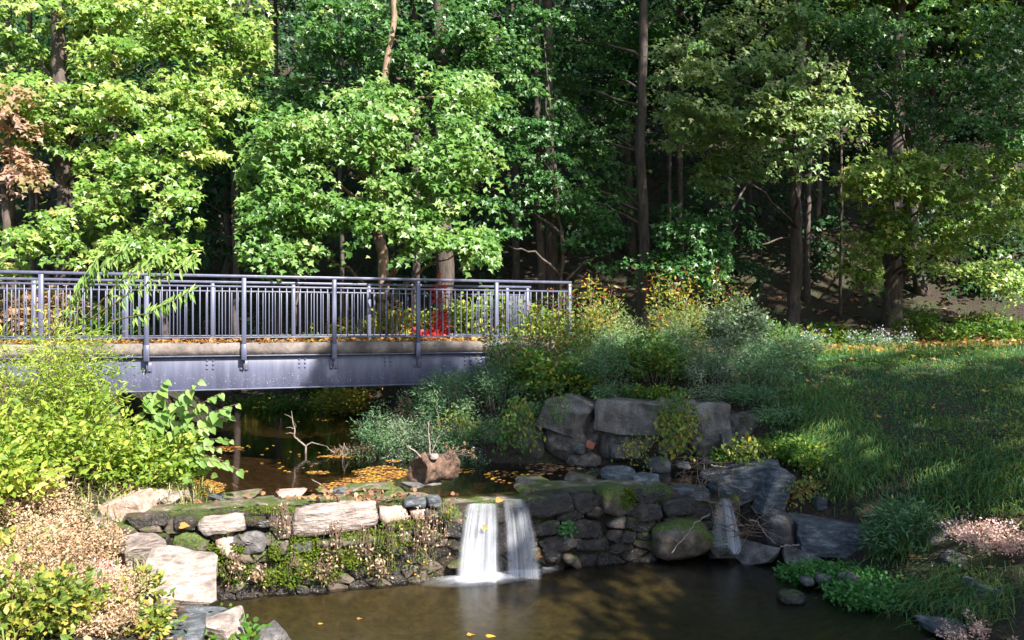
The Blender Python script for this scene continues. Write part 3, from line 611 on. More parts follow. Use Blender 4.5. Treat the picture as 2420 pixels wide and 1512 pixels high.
B('tilted slab stone leaning in front of the pinkish boulder', 256, 1172, 350, 1226, 8.5, .35, 'block', M['pink_stone'], 9, roll=-.28)
B('pale wedge stone reaching into the stream at the left end of the dam', 378, 1156, 446, 1190, 9.0, .35, 'shard', M['pale_stone'], 10)
B('small pale stone perched on the pinkish boulder', 306, 1140, 326, 1160, 9.1, .18, 'round', M['pink_stone'], 11)
B('pale rock below the leaning slab among dry stems', 190, 1215, 262, 1250, 8.3, .35, 'block', M['grey_stone'], 12, roll=.1)
B('pale chunk of rock under the shrub, left of the pinkish boulder', 205, 1165, 262, 1195, 8.9, .3, 'block', M['pale_stone'], 13)
B('pale stone below the white slab, hidden by dry plants', 276, 1420, 370, 1490, 6.95, .45, 'shard', M['pale_stone'], 14)
B('small white stone beside the yellow leaved plant at lower left', 280, 1462, 402, 1545, 6.5, .5, 'shard', M['pale_stone'], 15)
# right end of the dam
B('big dark slab above the small waterfall', 1662, 1096, 1832, 1170, 10.5, .9, 'block', M['slate'], 120, rz=.2, roll=-.3, tilt=-.05, rough=1.2)
B('upright pale grey stone block leaning over the small waterfall', 1800, 1108, 1852, 1222, 10.15, .34, 'block', M['slate'], 21, roll=.38, rz=.2, rough=.7)
B('large flat topped boulder with striped face on the right bank', 1866, 1226, 2076, 1300, 9.6, .95, 'block', M['slate'], 122, rz=-.1, roll=.05, rough=1.2)
B('rounded boulder left of the large flat topped boulder', 1800, 1208, 1876, 1300, 9.75, .55, 'round', M['grey_stone'], 23, rough=1.3)
B('angular grey rock at the waterline under the small waterfall', 1730, 1278, 1832, 1332, 9.6, .5, 'shard', M['grey_stone'], 24)
B('pyramid shaped rock at the waterline under the large boulder', 1848, 1292, 1934, 1344, 9.35, .45, 'shard', M['grey_stone'], 25)
B('broad mossy boulder at the foot of the dam left of the small waterfall', 1530, 1222, 1680, 1318, 9.65, .6, 'round', M['mossy_stone'], 26, rough=1.2)
B('dark rock in the gap behind the upright stone block', 1845, 1150, 1900, 1205, 10.5, .5, 'shard', M['grey_stone'], 27)
B('dark slab on the leafy bank above the upright stone block', 1862, 1120, 1935, 1160, 10.8, .4, 'block', M['slate'], 28, roll=.2)
B('small pale grey stone on the grass behind the large boulder', 1925, 1175, 1950, 1205, 10.1, .16, 'block', M['slate'], 29)
B('low wet stone between the mossy boulder and the angular rock', 1668, 1290, 1736, 1318, 9.7, .35, 'shard', M['wet_stone'], 30)
B('dark rock filling the hollow under the large flat topped boulder', 1930, 1290, 2080, 1345, 9.6, .6, 'round', M['wet_stone'], 38)
B('dark boulder wedged behind the small waterfall', 1716, 1165, 1810, 1262, 10.45, .5, 'round', M['wet_stone'], 39)
B('rock at the lip above the small waterfall, left side', 1630, 1168, 1700, 1240, 10.25, .4, 'block', M['wet_stone'], 40)
# right bank near
B('grey boulder half buried in grass on the right bank', 2165, 1228, 2262, 1310, 8.9, .6, 'round', M['grey_stone'], 41)
B('pale lichen spotted rock under the pink dry plant', 2235, 1300, 2330, 1370, 8.3, .5, 'shard', M['grey_stone'], 42)
B('bluish boulder at lower right above the twigs', 2285, 1375, 2370, 1465, 7.6, .5, 'block', M['slate'], 43, roll=.15)
B('dark rock under the grass tuft on the right bank', 2075, 1240, 2160, 1340, 9.2, .5, 'round', M['grey_stone'], 44)
B('flat blue stone at the water edge at lower right', 2180, 1462, 2272, 1492, 7.3, .4, 'shard', M['slate'], 45)
B('pale rock at the right edge below the pink dry plant', 2320, 1340, 2430, 1400, 8.0, .5, 'block', M['grey_stone'], 46)
B('dark wet stone poking from the pool left of the cress', 1835, 1395, 1900, 1424, 8.25, .3, 'round', M['wet_stone'], 47)
for q, (lb, u, v, w, h, D) in enumerate([('grey pebble in the middle of the cress patch', 2005, 1365, 46, 26, 8.6), ('dark pebble at the back of the cress patch', 1945, 1368, 40, 24, 8.7), ('round grey pebble on the right of the cress patch', 2060, 1398, 46, 26, 8.3), ('brown pebble on the left of the cress patch', 1905, 1372, 30, 18, 8.7)]):
    B(lb, u-w/2, v-h/2, u+w/2, v+h/2, D, .2, 'round', M['grey_stone'], 60+q)
# retaining wall of broken concrete blocks
def block(label, u0, v0, u1, v1, D, depth, mt, seed, **k): return rock('concrete_block', label, 'block', u0, v0, u1, v1, D, depth, 'block', M[mt], seed, **k)
block('tilted broken concrete block at the left end of the bank wall', 1292, 945, 1398, 1012, 11.7, .9, 'concrete', 70, rz=-.5, roll=.26, tilt=.12, rough=1.5)
block('long pale concrete block with vertical stains in the bank wall', 1402, 940, 1556, 1020, 11.8, .8, 'concrete', 71, rz=-.05, roll=.02, rough=1.5)
block('cracked concrete block at the right end of the bank wall', 1626, 948, 1706, 1040, 11.75, .8, 'concrete', 72, rz=.1, rough=1.5)
block('concrete block behind the yellow vine in the bank wall', 1550, 942, 1634, 1035, 11.95, .7, 'concrete', 73, rough=1.5)
Bk = lambda *a, **k: rock('rubble_stone', a[0], 'stone', *a[1:], **k)
Bk('ragged rubble lump under the tilted concrete block', 1290, 1000, 1392, 1085, 11.75, .7, 'round', M['rubble'], 74, rough=1.6)
Bk('ragged pale rubble under the long concrete block', 1405, 1008, 1540, 1088, 11.85, .7, 'round', M['rubble'], 75, rough=1.5)
Bk('overhanging rubble ledge at the right end of the bank wall', 1622, 1016, 1735, 1085, 11.6, .7, 'round', M['rubble'], 76, rough=1.7)
Bk('dark craggy rubble beyond the right end of the bank wall', 1690, 965, 1806, 1050, 11.7, .7, 'round', M['rubble'], 77, rough=1.8)
Bk('rubble face behind the lower leaves of the yellow vine', 1530, 1015, 1632, 1095, 11.85, .7, 'round', M['rubble'], 89, rough=1.7)
Bk('ragged stone at the right foot of the bank wall above the dark slab', 1715, 1040, 1790, 1100, 11.3, .6, 'round', M['rubble'], 90, rough=1.7)
Bk('dark rubble in the gap between tilted and long concrete blocks', 1375, 985, 1425, 1060, 12.0, .6, 'round', M['rubble'], 91, rough=1.6)
Bk('stone propping the overhanging ledge of the bank wall', 1652, 1060, 1706, 1102, 11.5, .4, 'round', M['grey_stone'], 78)
Bk('rubble lump behind the green vine in the bank wall', 1215, 1000, 1300, 1085, 11.9, .6, 'round', M['rubble'], 79, rough=1.5)
Bk('oval stone under the tilted concrete block', 1352, 1045, 1384, 1072, 11.5, .3, 'round', M['grey_stone'], 80)
Bk('low dark stone at the waterline under the yellow vine', 1530, 1080, 1590, 1122, 11.2, .4, 'round', M['grey_stone'], 81)
Bk('round pebble at the waterline right of the yellow vine', 1596, 1090, 1630, 1108, 11.1, .25, 'round', M['grey_stone'], 82)
Bk('pale stone at the base of the long concrete block', 1440, 1050, 1510, 1080, 11.6, .4, 'block', M['grey_stone'], 83)
Bk('dark stone at the base of the bank wall beside the purple flowers', 1340, 1068, 1420, 1105, 11.6, .4, 'round', M['rubble'], 84)
Bk('rubble in shade at the far left foot of the bank wall', 1130, 1010, 1220, 1080, 12.3, .6, 'round', M['rubble'], 85)
Bk('broken red brick lodged under the tilted concrete block', 1384, 1043, 1404, 1058, 11.5, .12, 'block', mat_plain('red_brick', (.3, .1, .06), .8), 86, roll=.4)
Bk('grey stone among yellow leaves on the right bank', 1700, 1020, 1740, 1060, 11.3, .3, 'shard', M['grey_stone'], 87)

# ------------------------------------------------------------------ log, dead branches, sticks
def polyline(pts, n=6, jit=0.0, seed=0):
    pts = np.array(pts, float); rg = rngof(seed); out = []
    for a_, b_ in zip(pts[:-1], pts[1:]):
        for q in range(n): out.append(a_+(b_-a_)*q/n+(rg.normal(0, jit, 3) if q else 0))
    out.append(pts[-1]); return np.array(out)
c0 = W(985, 1116, 9.75); c1 = c0+np.array([.36, .45, .01]); mb = MB(); n, k = 30, 28; V = []; ax = unit(c1-c0); xx = unit(np.cross(ax, [0, 0, 1])); zz = np.cross(xx, ax)
for i in range(n):
    t = i/(n-1); r0 = .2*(1-.25*t)
    if i == 0: r0 *= .55
    if i == 1: r0 *= .86
    for j in range(k):
        th = 2*math.pi*j/k; d = np.cos(th)*xx+np.sin(th)*zz
        nz = mnoise.noise((t*2.3+5, math.cos(th)*1.4, math.sin(th)*1.4))*.35+mnoise.noise((t*7, math.cos(th)*4, math.sin(th)*4))*.18
        V.append(c0+(c1-c0)*t*1.1+d*r0*(1+nz)+(ax*.1 if i == 0 else 0))
V.append(c0+ax*.16); f = []
for i in range(n-1):
    for j in range(k):
        a_ = i*k+j; b_ = i*k+(j+1) % k; f += [(a_, b_, b_+k), (a_, b_+k, a_+k)]
for j in range(k): f.append((n*k, (j+1) % k, j))
lg = empty('rotting_log', c0-[0, 0, .2], 'rotting brown log with hollow end lying on the dam crest', 'log')
mb.add(V, f); mb.build('trunk', M['log'], lg, True)
mb = MB(); mb.tube(polyline([W(1016, 1080, 9.8), W(1014, 1040, 9.8), W(1013, 995, 9.8)], 4, .004), np.linspace(.011, .005, 9), 5); mb.build('stick', M['twig_pale'], lg)
mb = MB(); mb.tube(polyline([W(994, 1080, 9.75), W(980, 1065, 9.72), W(962, 1053, 9.7)], 4, .003), np.linspace(.012, .009, 9), 5); mb.build('stick', M['twig_pale'], lg)
mb = MB(); mb.tube(polyline([W(1020, 1070, 9.8), W(1030, 1045, 9.8), W(1038, 1028, 9.8)], 4, .003), np.linspace(.007, .003, 9), 5); mb.build('stick', M['twig_pale'], lg)
rock('bracket_fungus', 'small pale lump on top of the rotting log', 'fungus', 1015, 1071, 1036, 1087, 9.75, .1, 'round', M['pale_stone'], 88)
# dry flower heads behind the log
dp = empty('dry_flower_stalk', W(1050, 1085, 9.95), 'dry brown flower stalk with round seed heads behind the log', 'plant'); mb = MB(); hb = MB(); rg = rngof(9)
for tip in [(1052, 1052), (1080, 1058), (1100, 1048), (1112, 1072), (1120, 1078), (1072, 1066), (1062, 1060), (1095, 1062), (1116, 1062)]:
    p = W(*tip, 9.95+rg.uniform(-.1, .1)); mb.tube(polyline([W(1052, 1090, 9.95), W(1060+rg.uniform(-4, 12), 1072, 9.95), p], 3, .004, tip[0]), .0035, 4); q = p+rg.normal(0, .014, (16, 3)); hb.leaves(q, rg.normal(0, 1, (16, 3)), rg.normal(0, 1, (16, 3)), np.full(16, .025), T_OVAL, rg.uniform(0, .5, 16))
mb.build('stem', M['twig'], dp); hb.build('seed_head', M['dry'], dp)['kind'] = 'stuff'
# dead branch standing in the stream
R6 = lambda x, y, D: W(440.9+x*.2863, 881.9+y*.2863, D)
br = empty('dead_branch', R6(985, 652, 12.8), 'bare forked dead branch standing in the stream', 'branch')
def limb(pts, r0, r1, name='limb', par=br, mat='twig_pale', jit=.004, n=5, seed=1):
    P = polyline(pts, n, jit, seed); mb = MB(); mb.tube(P, np.linspace(r0, r1, len(P)), 5); return mb.build(name, M[mat], par, True)
D_ = 12.8
limb([R6(985, 690, D_), R6(983, 600, D_), R6(895, 530, D_), R6(885, 440, D_), R6(870, 360, D_), R6(865, 310, D_)], .02, .006)
limb([R6(983, 600, D_), R6(1035, 570, D_), R6(1160, 605, D_), R6(1262, 700, D_)], .013, .006)
limb([R6(885, 500, D_), R6(850, 490, D_), R6(812, 500, D_)], .008, .003, 'twig'); limb([R6(890, 460, D_), R6(850, 445, D_), R6(820, 450, D_)], .007, .003, 'twig'); limb([R6(870, 370, D_), R6(840, 350, D_), R6(808, 338, D_)], .006, .003, 'twig'); limb([R6(885, 450, D_), R6(905, 440, D_), R6(890, 405, D_)], .005, .002, 'twig'); limb([R6(920, 560, D_), R6(940, 543, D_)], .006, .003, 'twig')
br = empty('dead_branch', R6(1300, 700, 12.4), 'small looped dead twig in the stream right of the forked branch', 'branch')
limb([R6(1290, 730, 12.4), R6(1285, 640, 12.4), R6(1300, 575, 12.4), R6(1330, 660, 12.4), R6(1310, 720, 12.4)], .008, .004, par=br); limb([R6(1290, 720, 12.4), R6(1300, 640, 12.4), R6(1315, 610, 12.4)], .006, .003, par=br)
st = empty('pale_stick', R6(1100, 912, 11), 'short pale stick floating beside the raft of yellow leaves', 'stick'); limb([G(735, 1133, .83), G(758, 1145, .83)], .012, .01, 'wood', st)
# driftwood sticks at the small waterfall
R5 = lambda x, y, D: W((2500+x/1.806)/1.5875, (1650+y/1.806)/1.5875, D)
def stick(label, pts, r0, r1, mat='twig_pale', sd=1, name='driftwood_stick'):
    e = empty(name, pts[0], label, 'stick'); limb(pts, r0, r1, 'wood', e, mat, .006, 6, sd); return e
stick('long dark stick lying across the small waterfall', [R5(205, 405, 9.85), R5(360, 430, 9.8), R5(480, 470, 9.8)], .009, .005, 'twig', 2)
stick('pale curved stick bending down over the mossy boulder', [R5(290, 500, 9.6), R5(190, 560, 9.5), R5(150, 630, 9.45), R5(30, 770, 9.3)], .007, .004, 'twig_pale', 3)
stick('upright pale stick in the pile above the small waterfall', [R5(260, 220, 10.6), R5(250, 150, 10.6), R5(252, 100, 10.6)], .008, .006, 'twig_pale', 4)
stick('forked pale stick right of the small waterfall', [R5(560, 540, 9.6), R5(620, 555, 9.6), R5(670, 640, 9.55), R5(740, 700, 9.5)], .01, .005, 'twig_pale', 5)
stick('dark stick poking left out of the twig pile by the small waterfall', [R5(400, 575, 9.6), R5(520, 578, 9.65), R5(650, 580, 9.7)], .008, .006, 'twig', 6)
stick('pale stick on the ground above the upright stone block', [R5(300, 170, 10.7), R5(360, 180, 10.7), R5(430, 178, 10.7)], .011, .008, 'twig_pale', 7)
stick('thin stick crossing in front of the rocks at the waterline', [R5(770, 718, 9.3), R5(850, 716, 9.3), R5(900, 712, 9.3)], .011, .009, 'twig_pale', 8)
stick('short pale stick pointing up beside the dark slab', [R5(150, 390, 10.0), R5(200, 360, 10.0), R5(240, 352, 10.0)], .006, .004, 'twig_pale', 9)
stick('pale stick crossing below the dark slab', [R5(430, 310, 10.0), R5(490, 325, 9.95), R5(535, 348, 9.9)], .008, .005, 'twig_pale', 11)
stick('thin vertical stick hanging in front of the small waterfall', [R5(285, 380, 9.8), R5(300, 450, 9.8), R5(325, 540, 9.75)], .006, .004, 'twig', 12)
rg = rngof(21); mb = MB()
for q in range(60):
    c = R5(rg.uniform(90, 420) if q < 35 else rg.uniform(460, 700), rg.uniform(180, 330) if q < 35 else rg.uniform(470, 680), 10.15 if q < 35 else 9.7)+rg.normal(0, .05, 3); d = unit(rg.normal(0, 1, 3)*[1, .7, .45])*rg.uniform(.1, .3)
    mb.tube(polyline([c-d, c+rg.normal(0, .02, 3), c+d], 2), rg.uniform(.002, .006), 4)
tag(mb.build('twig_debris', M['twig'], loc=R5(300, 300, 10)), 'tangled fine twigs caught around the small waterfall', 'twigs', kind='stuff')
# ------------------------------------------------------------------ trees
def spray_leaves(mb, centres, rad, per, size, tmpl, rg, vlo=0, vhi=1, out_dir=None, droop=.55, windows=()):
    """flat drooping sprays of leaves around the given centres"""
    n = len(centres); c = np.repeat(centres, per, 0); r = np.repeat(rad, per)
    ax = unit(rg.normal(0, 1, (n, 3))*[1, 1, .25]+np.array([0, -.3, 0])); ax = np.repeat(ax, per, 0)
    th = rg.uniform(0, 2*np.pi, len(c)); q = np.sqrt(rg.uniform(0, 1, len(c)))*r
    off = np.stack([np.cos(th)*q, np.sin(th)*q, rg.normal(0, .2, len(c))*r], -1); l_ = (off*ax).sum(1, keepdims=True); off = off*.62+ax*l_*.85
    along = (off*ax).sum(1); off[:, 2] -= droop*np.maximum(0, along)+.25*q*q/np.maximum(r, 1e-3)*droop
    P = c+off
    N = np.array([.22, -.45, .62])+rg.normal(0, .36, P.shape)+.22*unit(off)
    D = unit(off)*.7+ax*.4+rg.normal(0, .45, P.shape)-[0, 0, .35]
    a = np.clip(np.repeat(rg.uniform(vlo, vhi, n), per)*.55+rg.uniform(vlo, vhi, len(P))*.45, 0, 1)
    keep = np.ones(len(P), bool)
    for (u0, v0, u1, v1, dmax) in windows:
        u = CX+P[:, 0]/P[:, 1]*F; v = HY-(P[:, 2]-EYE)/P[:, 1]*F; keep &= ~((u > u0) & (u < u1) & (v > v0) & (v < v1) & (P[:, 1] < dmax) & (P[:, 1] > 3))
    k = keep.sum(); mb.leaves(P[keep], N[keep], D[keep], size*rg.uniform(.5, 1.3, k), tmpl, a[keep])
WIN = [(118, 60, 165, 195, 99), (125, 365, 178, 490, 99), (480, 390, 560, 640, 99), (640, 40, 700, 170, 99), (880, 545, 925, 660, 99), (1020, 590, 1085, 660, 99), (1490, 150, 1540, 395, 19.6), (1490, 460, 1545, 590, 22), (1255, 500, 1330, 660, 21.5), (2085, 600, 2140, 800, 99), (1730, 430, 1960, 700, 23), (1180, 560, 1260, 660, 99), (920, 55, 945, 115, 99)]
def mass_centres(ms, rg, dens):
    C = []; R = []
    for (u, v, ru, rv, D) in ms:
        k = D/F; a_, b_ = ru*k, rv*k; nn = max(3, int(3.3*dens*(a_*b_*3.2+.4)))
        d = unit(rg.normal(0, 1, (nn, 3)))*(rg.uniform(.25, 1, (nn, 1))**.45)
        c_ = W(u, v, D)+d*[a_*1.2, .55*a_+.3, b_*1.2]; kp = np.array([mnoise.noise((p[0]*.75, p[1]*.75, p[2]*1.1)) > -.12 for p in c_]); kp[:2] = True; C.append(c_[kp]); R.append(rg.uniform(.22, .6, kp.sum()))
    return np.concatenate(C), np.concatenate(R)
def tree(name, label, cat, group, trunk, r0, r1, ms, leaf, seed, bark='bark', dens=5, per=52, size=.13, tmpl=T_MAPLE, vr=(0, 1), upper=None, seg=12, limbs=True):
    rg = rngof(seed); trunk = np.array(trunk, float); base_ = trunk[0]; root = empty(name, base_, label, cat, group)
    P = polyline(trunk, 8, .012*max(1, r0*6), seed); rr = np.linspace(r0, r1, len(P)); rr[:3] *= [1.35, 1.15, 1.04]
    mb = MB(); mb.tube(P, rr, seg); mb.build('trunk', M[bark], root, True)
    if not ms and upper is None: return root
    C, R = (mass_centres(ms, rg, dens) if ms else (np.zeros((0, 3)), np.zeros(0)))
    if limbs:
        for (u, v, ru, rv, D) in (ms or []):
            c = W(u, v, D); i = int(np.argmin(np.linalg.norm(P-c*[1, 1, 1]+[0, 0, .8], axis=1))); mid = (P[i]+c)/2+[0, 0, .25]
            if P[i][2] < base_[2]+.9: i = min(len(P)-1, i+6)
            mb = MB(); q = polyline([P[i], mid, c], 4, .03, seed+int(u)); mb.tube(q, np.linspace(min(.05, r1+.02), .01, len(q)), 5); mb.build('limb', M[bark], root, True)
    if upper is not None:
        for (x, y, z, rx, ry, rz, nn) in upper:
            d = unit(rg.normal(0, 1, (nn, 3)))*(rg.uniform(.1, 1, (nn, 1))**.4); ub = MB(); spray_leaves(ub, np.array([x, y, z+2.6])+d*[rx*1.15, ry*1.2, rz], rg.uniform(.6, 1.1, nn), 34, .34, T_OVAL, rg, *vr, windows=WIN); ub.build('upper_crown', M[leaf], root)
    if len(C): mb = MB(); spray_leaves(mb, C, R, per, size, tmpl, rg, *vr, windows=WIN); mb.build('crown', M[leaf], root)
    return root
GT = 'maples behind the footbridge'
tree('maple_tree', 'bright leafy maple behind the left end of the footbridge', 'tree', GT,
     [base(-9.7, 17.2, -.1), W(160, 520, 17.2), W(152, 380, 17.2), W(140, 190, 17.2), W(138, 60, 17.2), W(130, -200, 17.2), W(120, -420, 17.2)], .2, .1,
     [(120, 30, 150, 50, 17), (300, 40, 180, 60, 17.5), (520, 90, 120, 80, 18), (330, 150, 130, 60, 16.5), (90, 230, 110, 50, 16), (250, 250, 100, 50, 16), (380, 270, 120, 70, 16.5), (480, 230, 80, 80, 17.5), (60, 330, 70, 60, 16.5), (380, 350, 110, 50, 16), (240, 340, 70, 40, 16), (330, 450, 110, 60, 15.6), (390, 520, 60, 60, 15.4), (220, 540, 130, 60, 15.6), (70, 590, 90, 45, 15), (300, 590, 100, 35, 15.2), (560, 30, 90, 40, 18.5), (610, 80, 50, 50, 18.5), (40, 130, 60, 60, 17)],
     'maple', 201, dens=6, upper=[(-9, 18, 12, 4, 3, 3, 260)])
tree('maple_tree', 'full sunlit maple with pinkish forked trunk behind the bridge middle', 'tree', GT,
     [base(-2.97, 18.4, -.1), W(905, 600, 18.4), W(893, 545, 18.3), W(880, 500, 18), W(890, 380, 17.6), W(905, 200, 17.4), W(930, 60, 17.4), W(935, -120, 17.4)], .14, .05,
     [(640, 330, 90, 45, 16), (800, 310, 150, 60, 16), (960, 320, 110, 70, 15.6), (1090, 350, 95, 50, 15.5), (660, 420, 100, 50, 16), (830, 420, 140, 70, 15.6), (1000, 440, 120, 60, 15.5), (900, 510, 100, 40, 15.2), (1050, 545, 90, 45, 15), (620, 565, 55, 55, 15.5), (660, 500, 60, 40, 15.8), (770, 490, 80, 40, 15.6), (1120, 590, 40, 35, 15), (900, 240, 90, 40, 16.5), (1090, 225, 70, 50, 16.5), (730, 590, 60, 40, 15.6), (980, 580, 50, 30, 15)],
     'maple_mid', 202, 'bark_warm', dens=6.5)
tree('maple_tree', 'thick trunked maple rising behind the right half of the bridge', 'tree', GT,
     [base(-1.6, 19, -.1), W(1050, 600, 19), W(1045, 400, 19), W(1040, 100, 19), W(1035, -200, 19), W(1030, -450, 19)], .23, .12,
     [(820, 60, 110, 60, 18), (980, 60, 140, 60, 18), (1150, 70, 110, 70, 18), (770, 150, 80, 40, 18.5), (1010, 140, 150, 55, 18), (1180, 170, 70, 60, 18.5), (730, 230, 80, 50, 19), (1120, 270, 80, 40, 18), (860, 180, 90, 40, 18.5), (590, 200, 60, 70, 20), (560, 300, 60, 60, 20.5)],
     'maple_deep', 203, dens=5, upper=[(-2, 19, 13, 4, 3, 3, 260)])
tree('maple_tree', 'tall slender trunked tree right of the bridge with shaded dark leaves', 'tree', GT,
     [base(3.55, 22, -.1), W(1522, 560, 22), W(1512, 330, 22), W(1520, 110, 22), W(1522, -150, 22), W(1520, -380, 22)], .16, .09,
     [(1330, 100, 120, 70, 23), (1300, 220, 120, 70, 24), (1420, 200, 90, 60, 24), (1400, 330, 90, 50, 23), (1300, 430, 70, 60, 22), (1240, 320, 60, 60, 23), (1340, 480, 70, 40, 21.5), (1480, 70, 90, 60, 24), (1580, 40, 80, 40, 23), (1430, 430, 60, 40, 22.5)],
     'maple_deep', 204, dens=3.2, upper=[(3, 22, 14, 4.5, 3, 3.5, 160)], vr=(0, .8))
tree('maple_tree', 'tree with long pale leaf sprays reaching over the shrubs at right', 'tree', GT,
     [base(8.2, 23.5, -.1), W(1882, 640, 23.5), W(1880, 440, 23.5), W(1888, 250, 23), W(1890, 0, 23), W(1890, -300, 23)], .2, .1,
     [(1640, 175, 90, 26, 18.5), (1750, 130, 110, 35, 18), (1850, 160, 90, 45, 18), (1900, 230, 90, 40, 18), (1790, 250, 120, 45, 18.5), (1985, 285, 85, 25, 17.5), (1870, 330, 45, 45, 18), (1690, 310, 110, 50, 19.5), (1880, 395, 28, 28, 18), (1640, 90, 80, 35, 20), (1720, 400, 65, 50, 20), (1800, 50, 120, 40, 20), (1600, 250, 60, 30, 19)],
     'maple_pale', 205, dens=5.5, upper=[(9, 24, 13, 4, 3, 3.5, 260)])
tree('maple_tree', 'large trunked maple standing on the lawn edge at the far right', 'tree', GT,
     [base(11.4, 24, -.1), W(2108, 640, 24), W(2112, 500, 24), W(2120, 300, 24), W(2125, 0, 24), W(2130, -300, 24)], .3, .15,
     [(2120, 400, 110, 40, 20), (2250, 400, 110, 45, 20), (2330, 480, 100, 50, 19.5), (2150, 465, 110, 35, 20), (2060, 430, 60, 40, 20), (2075, 535, 65, 40, 21), (2390, 400, 50, 60, 19), (2240, 525, 120, 30, 20.5), (2400, 540, 60, 35, 20), (2045, 620, 45, 55, 22.5), (2300, 605, 120, 40, 23), (2390, 640, 60, 40, 22), (2200, 580, 60, 30, 21)],
     'maple', 206, dens=5, upper=[(12.5, 24, 13, 4, 3, 3.5, 260)])
tree('maple_tree', 'tree in the upper right corner with drooping green sprays', 'tree', GT,
     [base(13.3, 26, -.1), W(2160, 560, 26), W(2152, 300, 26), W(2150, 20, 26), W(2150, -250, 26)], .2, .1,
     [(1960, 50, 120, 40, 20), (2100, 80, 90, 50, 20), (2250, 55, 120, 45, 19), (2380, 90, 60, 60, 19), (2190, 165, 90, 35, 20), (2350, 230, 75, 40, 19), (2270, 190, 60, 30, 19.5), (2050, 170, 80, 35, 21), (2400, 300, 40, 50, 18.5), (2230, 300, 80, 40, 21), (2100, 260, 70, 40, 21)],
     'maple_deep', 207, dens=4.6, upper=[(14, 26, 14, 4, 3, 3, 240)])
tree('maple_tree', 'small tree turning orange and pink at the left edge', 'tree', GT,
     [base(-10.0, 15.5, -.1), W(15, 560, 15.6), W(12, 420, 15.6), W(20, 300, 15.6)], .09, .04,
     [(15, 225, 45, 22, 15.4), (30, 270, 50, 20, 15.3), (15, 350, 35, 16, 15.4), (35, 400, 40, 16, 15.4)], 'orange_leaf', 208, dens=3)
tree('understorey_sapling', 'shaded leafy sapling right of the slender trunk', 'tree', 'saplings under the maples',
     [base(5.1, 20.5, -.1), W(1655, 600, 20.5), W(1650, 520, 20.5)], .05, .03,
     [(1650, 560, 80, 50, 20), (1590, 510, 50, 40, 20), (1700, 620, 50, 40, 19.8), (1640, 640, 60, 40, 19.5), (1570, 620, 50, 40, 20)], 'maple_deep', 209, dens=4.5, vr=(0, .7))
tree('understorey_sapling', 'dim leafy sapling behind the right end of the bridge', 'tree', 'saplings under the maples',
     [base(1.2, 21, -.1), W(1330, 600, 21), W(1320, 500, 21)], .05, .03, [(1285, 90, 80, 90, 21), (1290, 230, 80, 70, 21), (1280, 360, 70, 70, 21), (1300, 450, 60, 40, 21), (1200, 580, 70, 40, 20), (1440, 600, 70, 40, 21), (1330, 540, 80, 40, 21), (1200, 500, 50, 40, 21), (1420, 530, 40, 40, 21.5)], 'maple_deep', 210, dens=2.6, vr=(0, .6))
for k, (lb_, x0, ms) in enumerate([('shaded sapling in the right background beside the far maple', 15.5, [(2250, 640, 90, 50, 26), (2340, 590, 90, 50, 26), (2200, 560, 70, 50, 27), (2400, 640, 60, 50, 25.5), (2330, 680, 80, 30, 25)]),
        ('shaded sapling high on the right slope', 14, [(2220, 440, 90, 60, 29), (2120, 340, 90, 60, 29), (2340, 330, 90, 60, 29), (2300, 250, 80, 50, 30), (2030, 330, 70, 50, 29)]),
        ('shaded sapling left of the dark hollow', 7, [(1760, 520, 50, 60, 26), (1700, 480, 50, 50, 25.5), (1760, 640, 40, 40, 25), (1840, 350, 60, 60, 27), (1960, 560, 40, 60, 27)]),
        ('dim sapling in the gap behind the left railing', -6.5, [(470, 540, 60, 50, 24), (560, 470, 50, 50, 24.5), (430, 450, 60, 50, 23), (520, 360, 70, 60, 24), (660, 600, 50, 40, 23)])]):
    D0 = ms[0][4]; tree('understorey_sapling', lb_, 'tree', 'saplings under the maples', [base(x0, D0, -.1), base(x0, D0, 1.4), base(x0+.1, D0, 3)], .05, .03, ms, 'wood_leaf' if k < 3 else 'maple_deep', 230+k, dens=2.2, size=.2, tmpl=T_OVAL, vr=(0, .8))
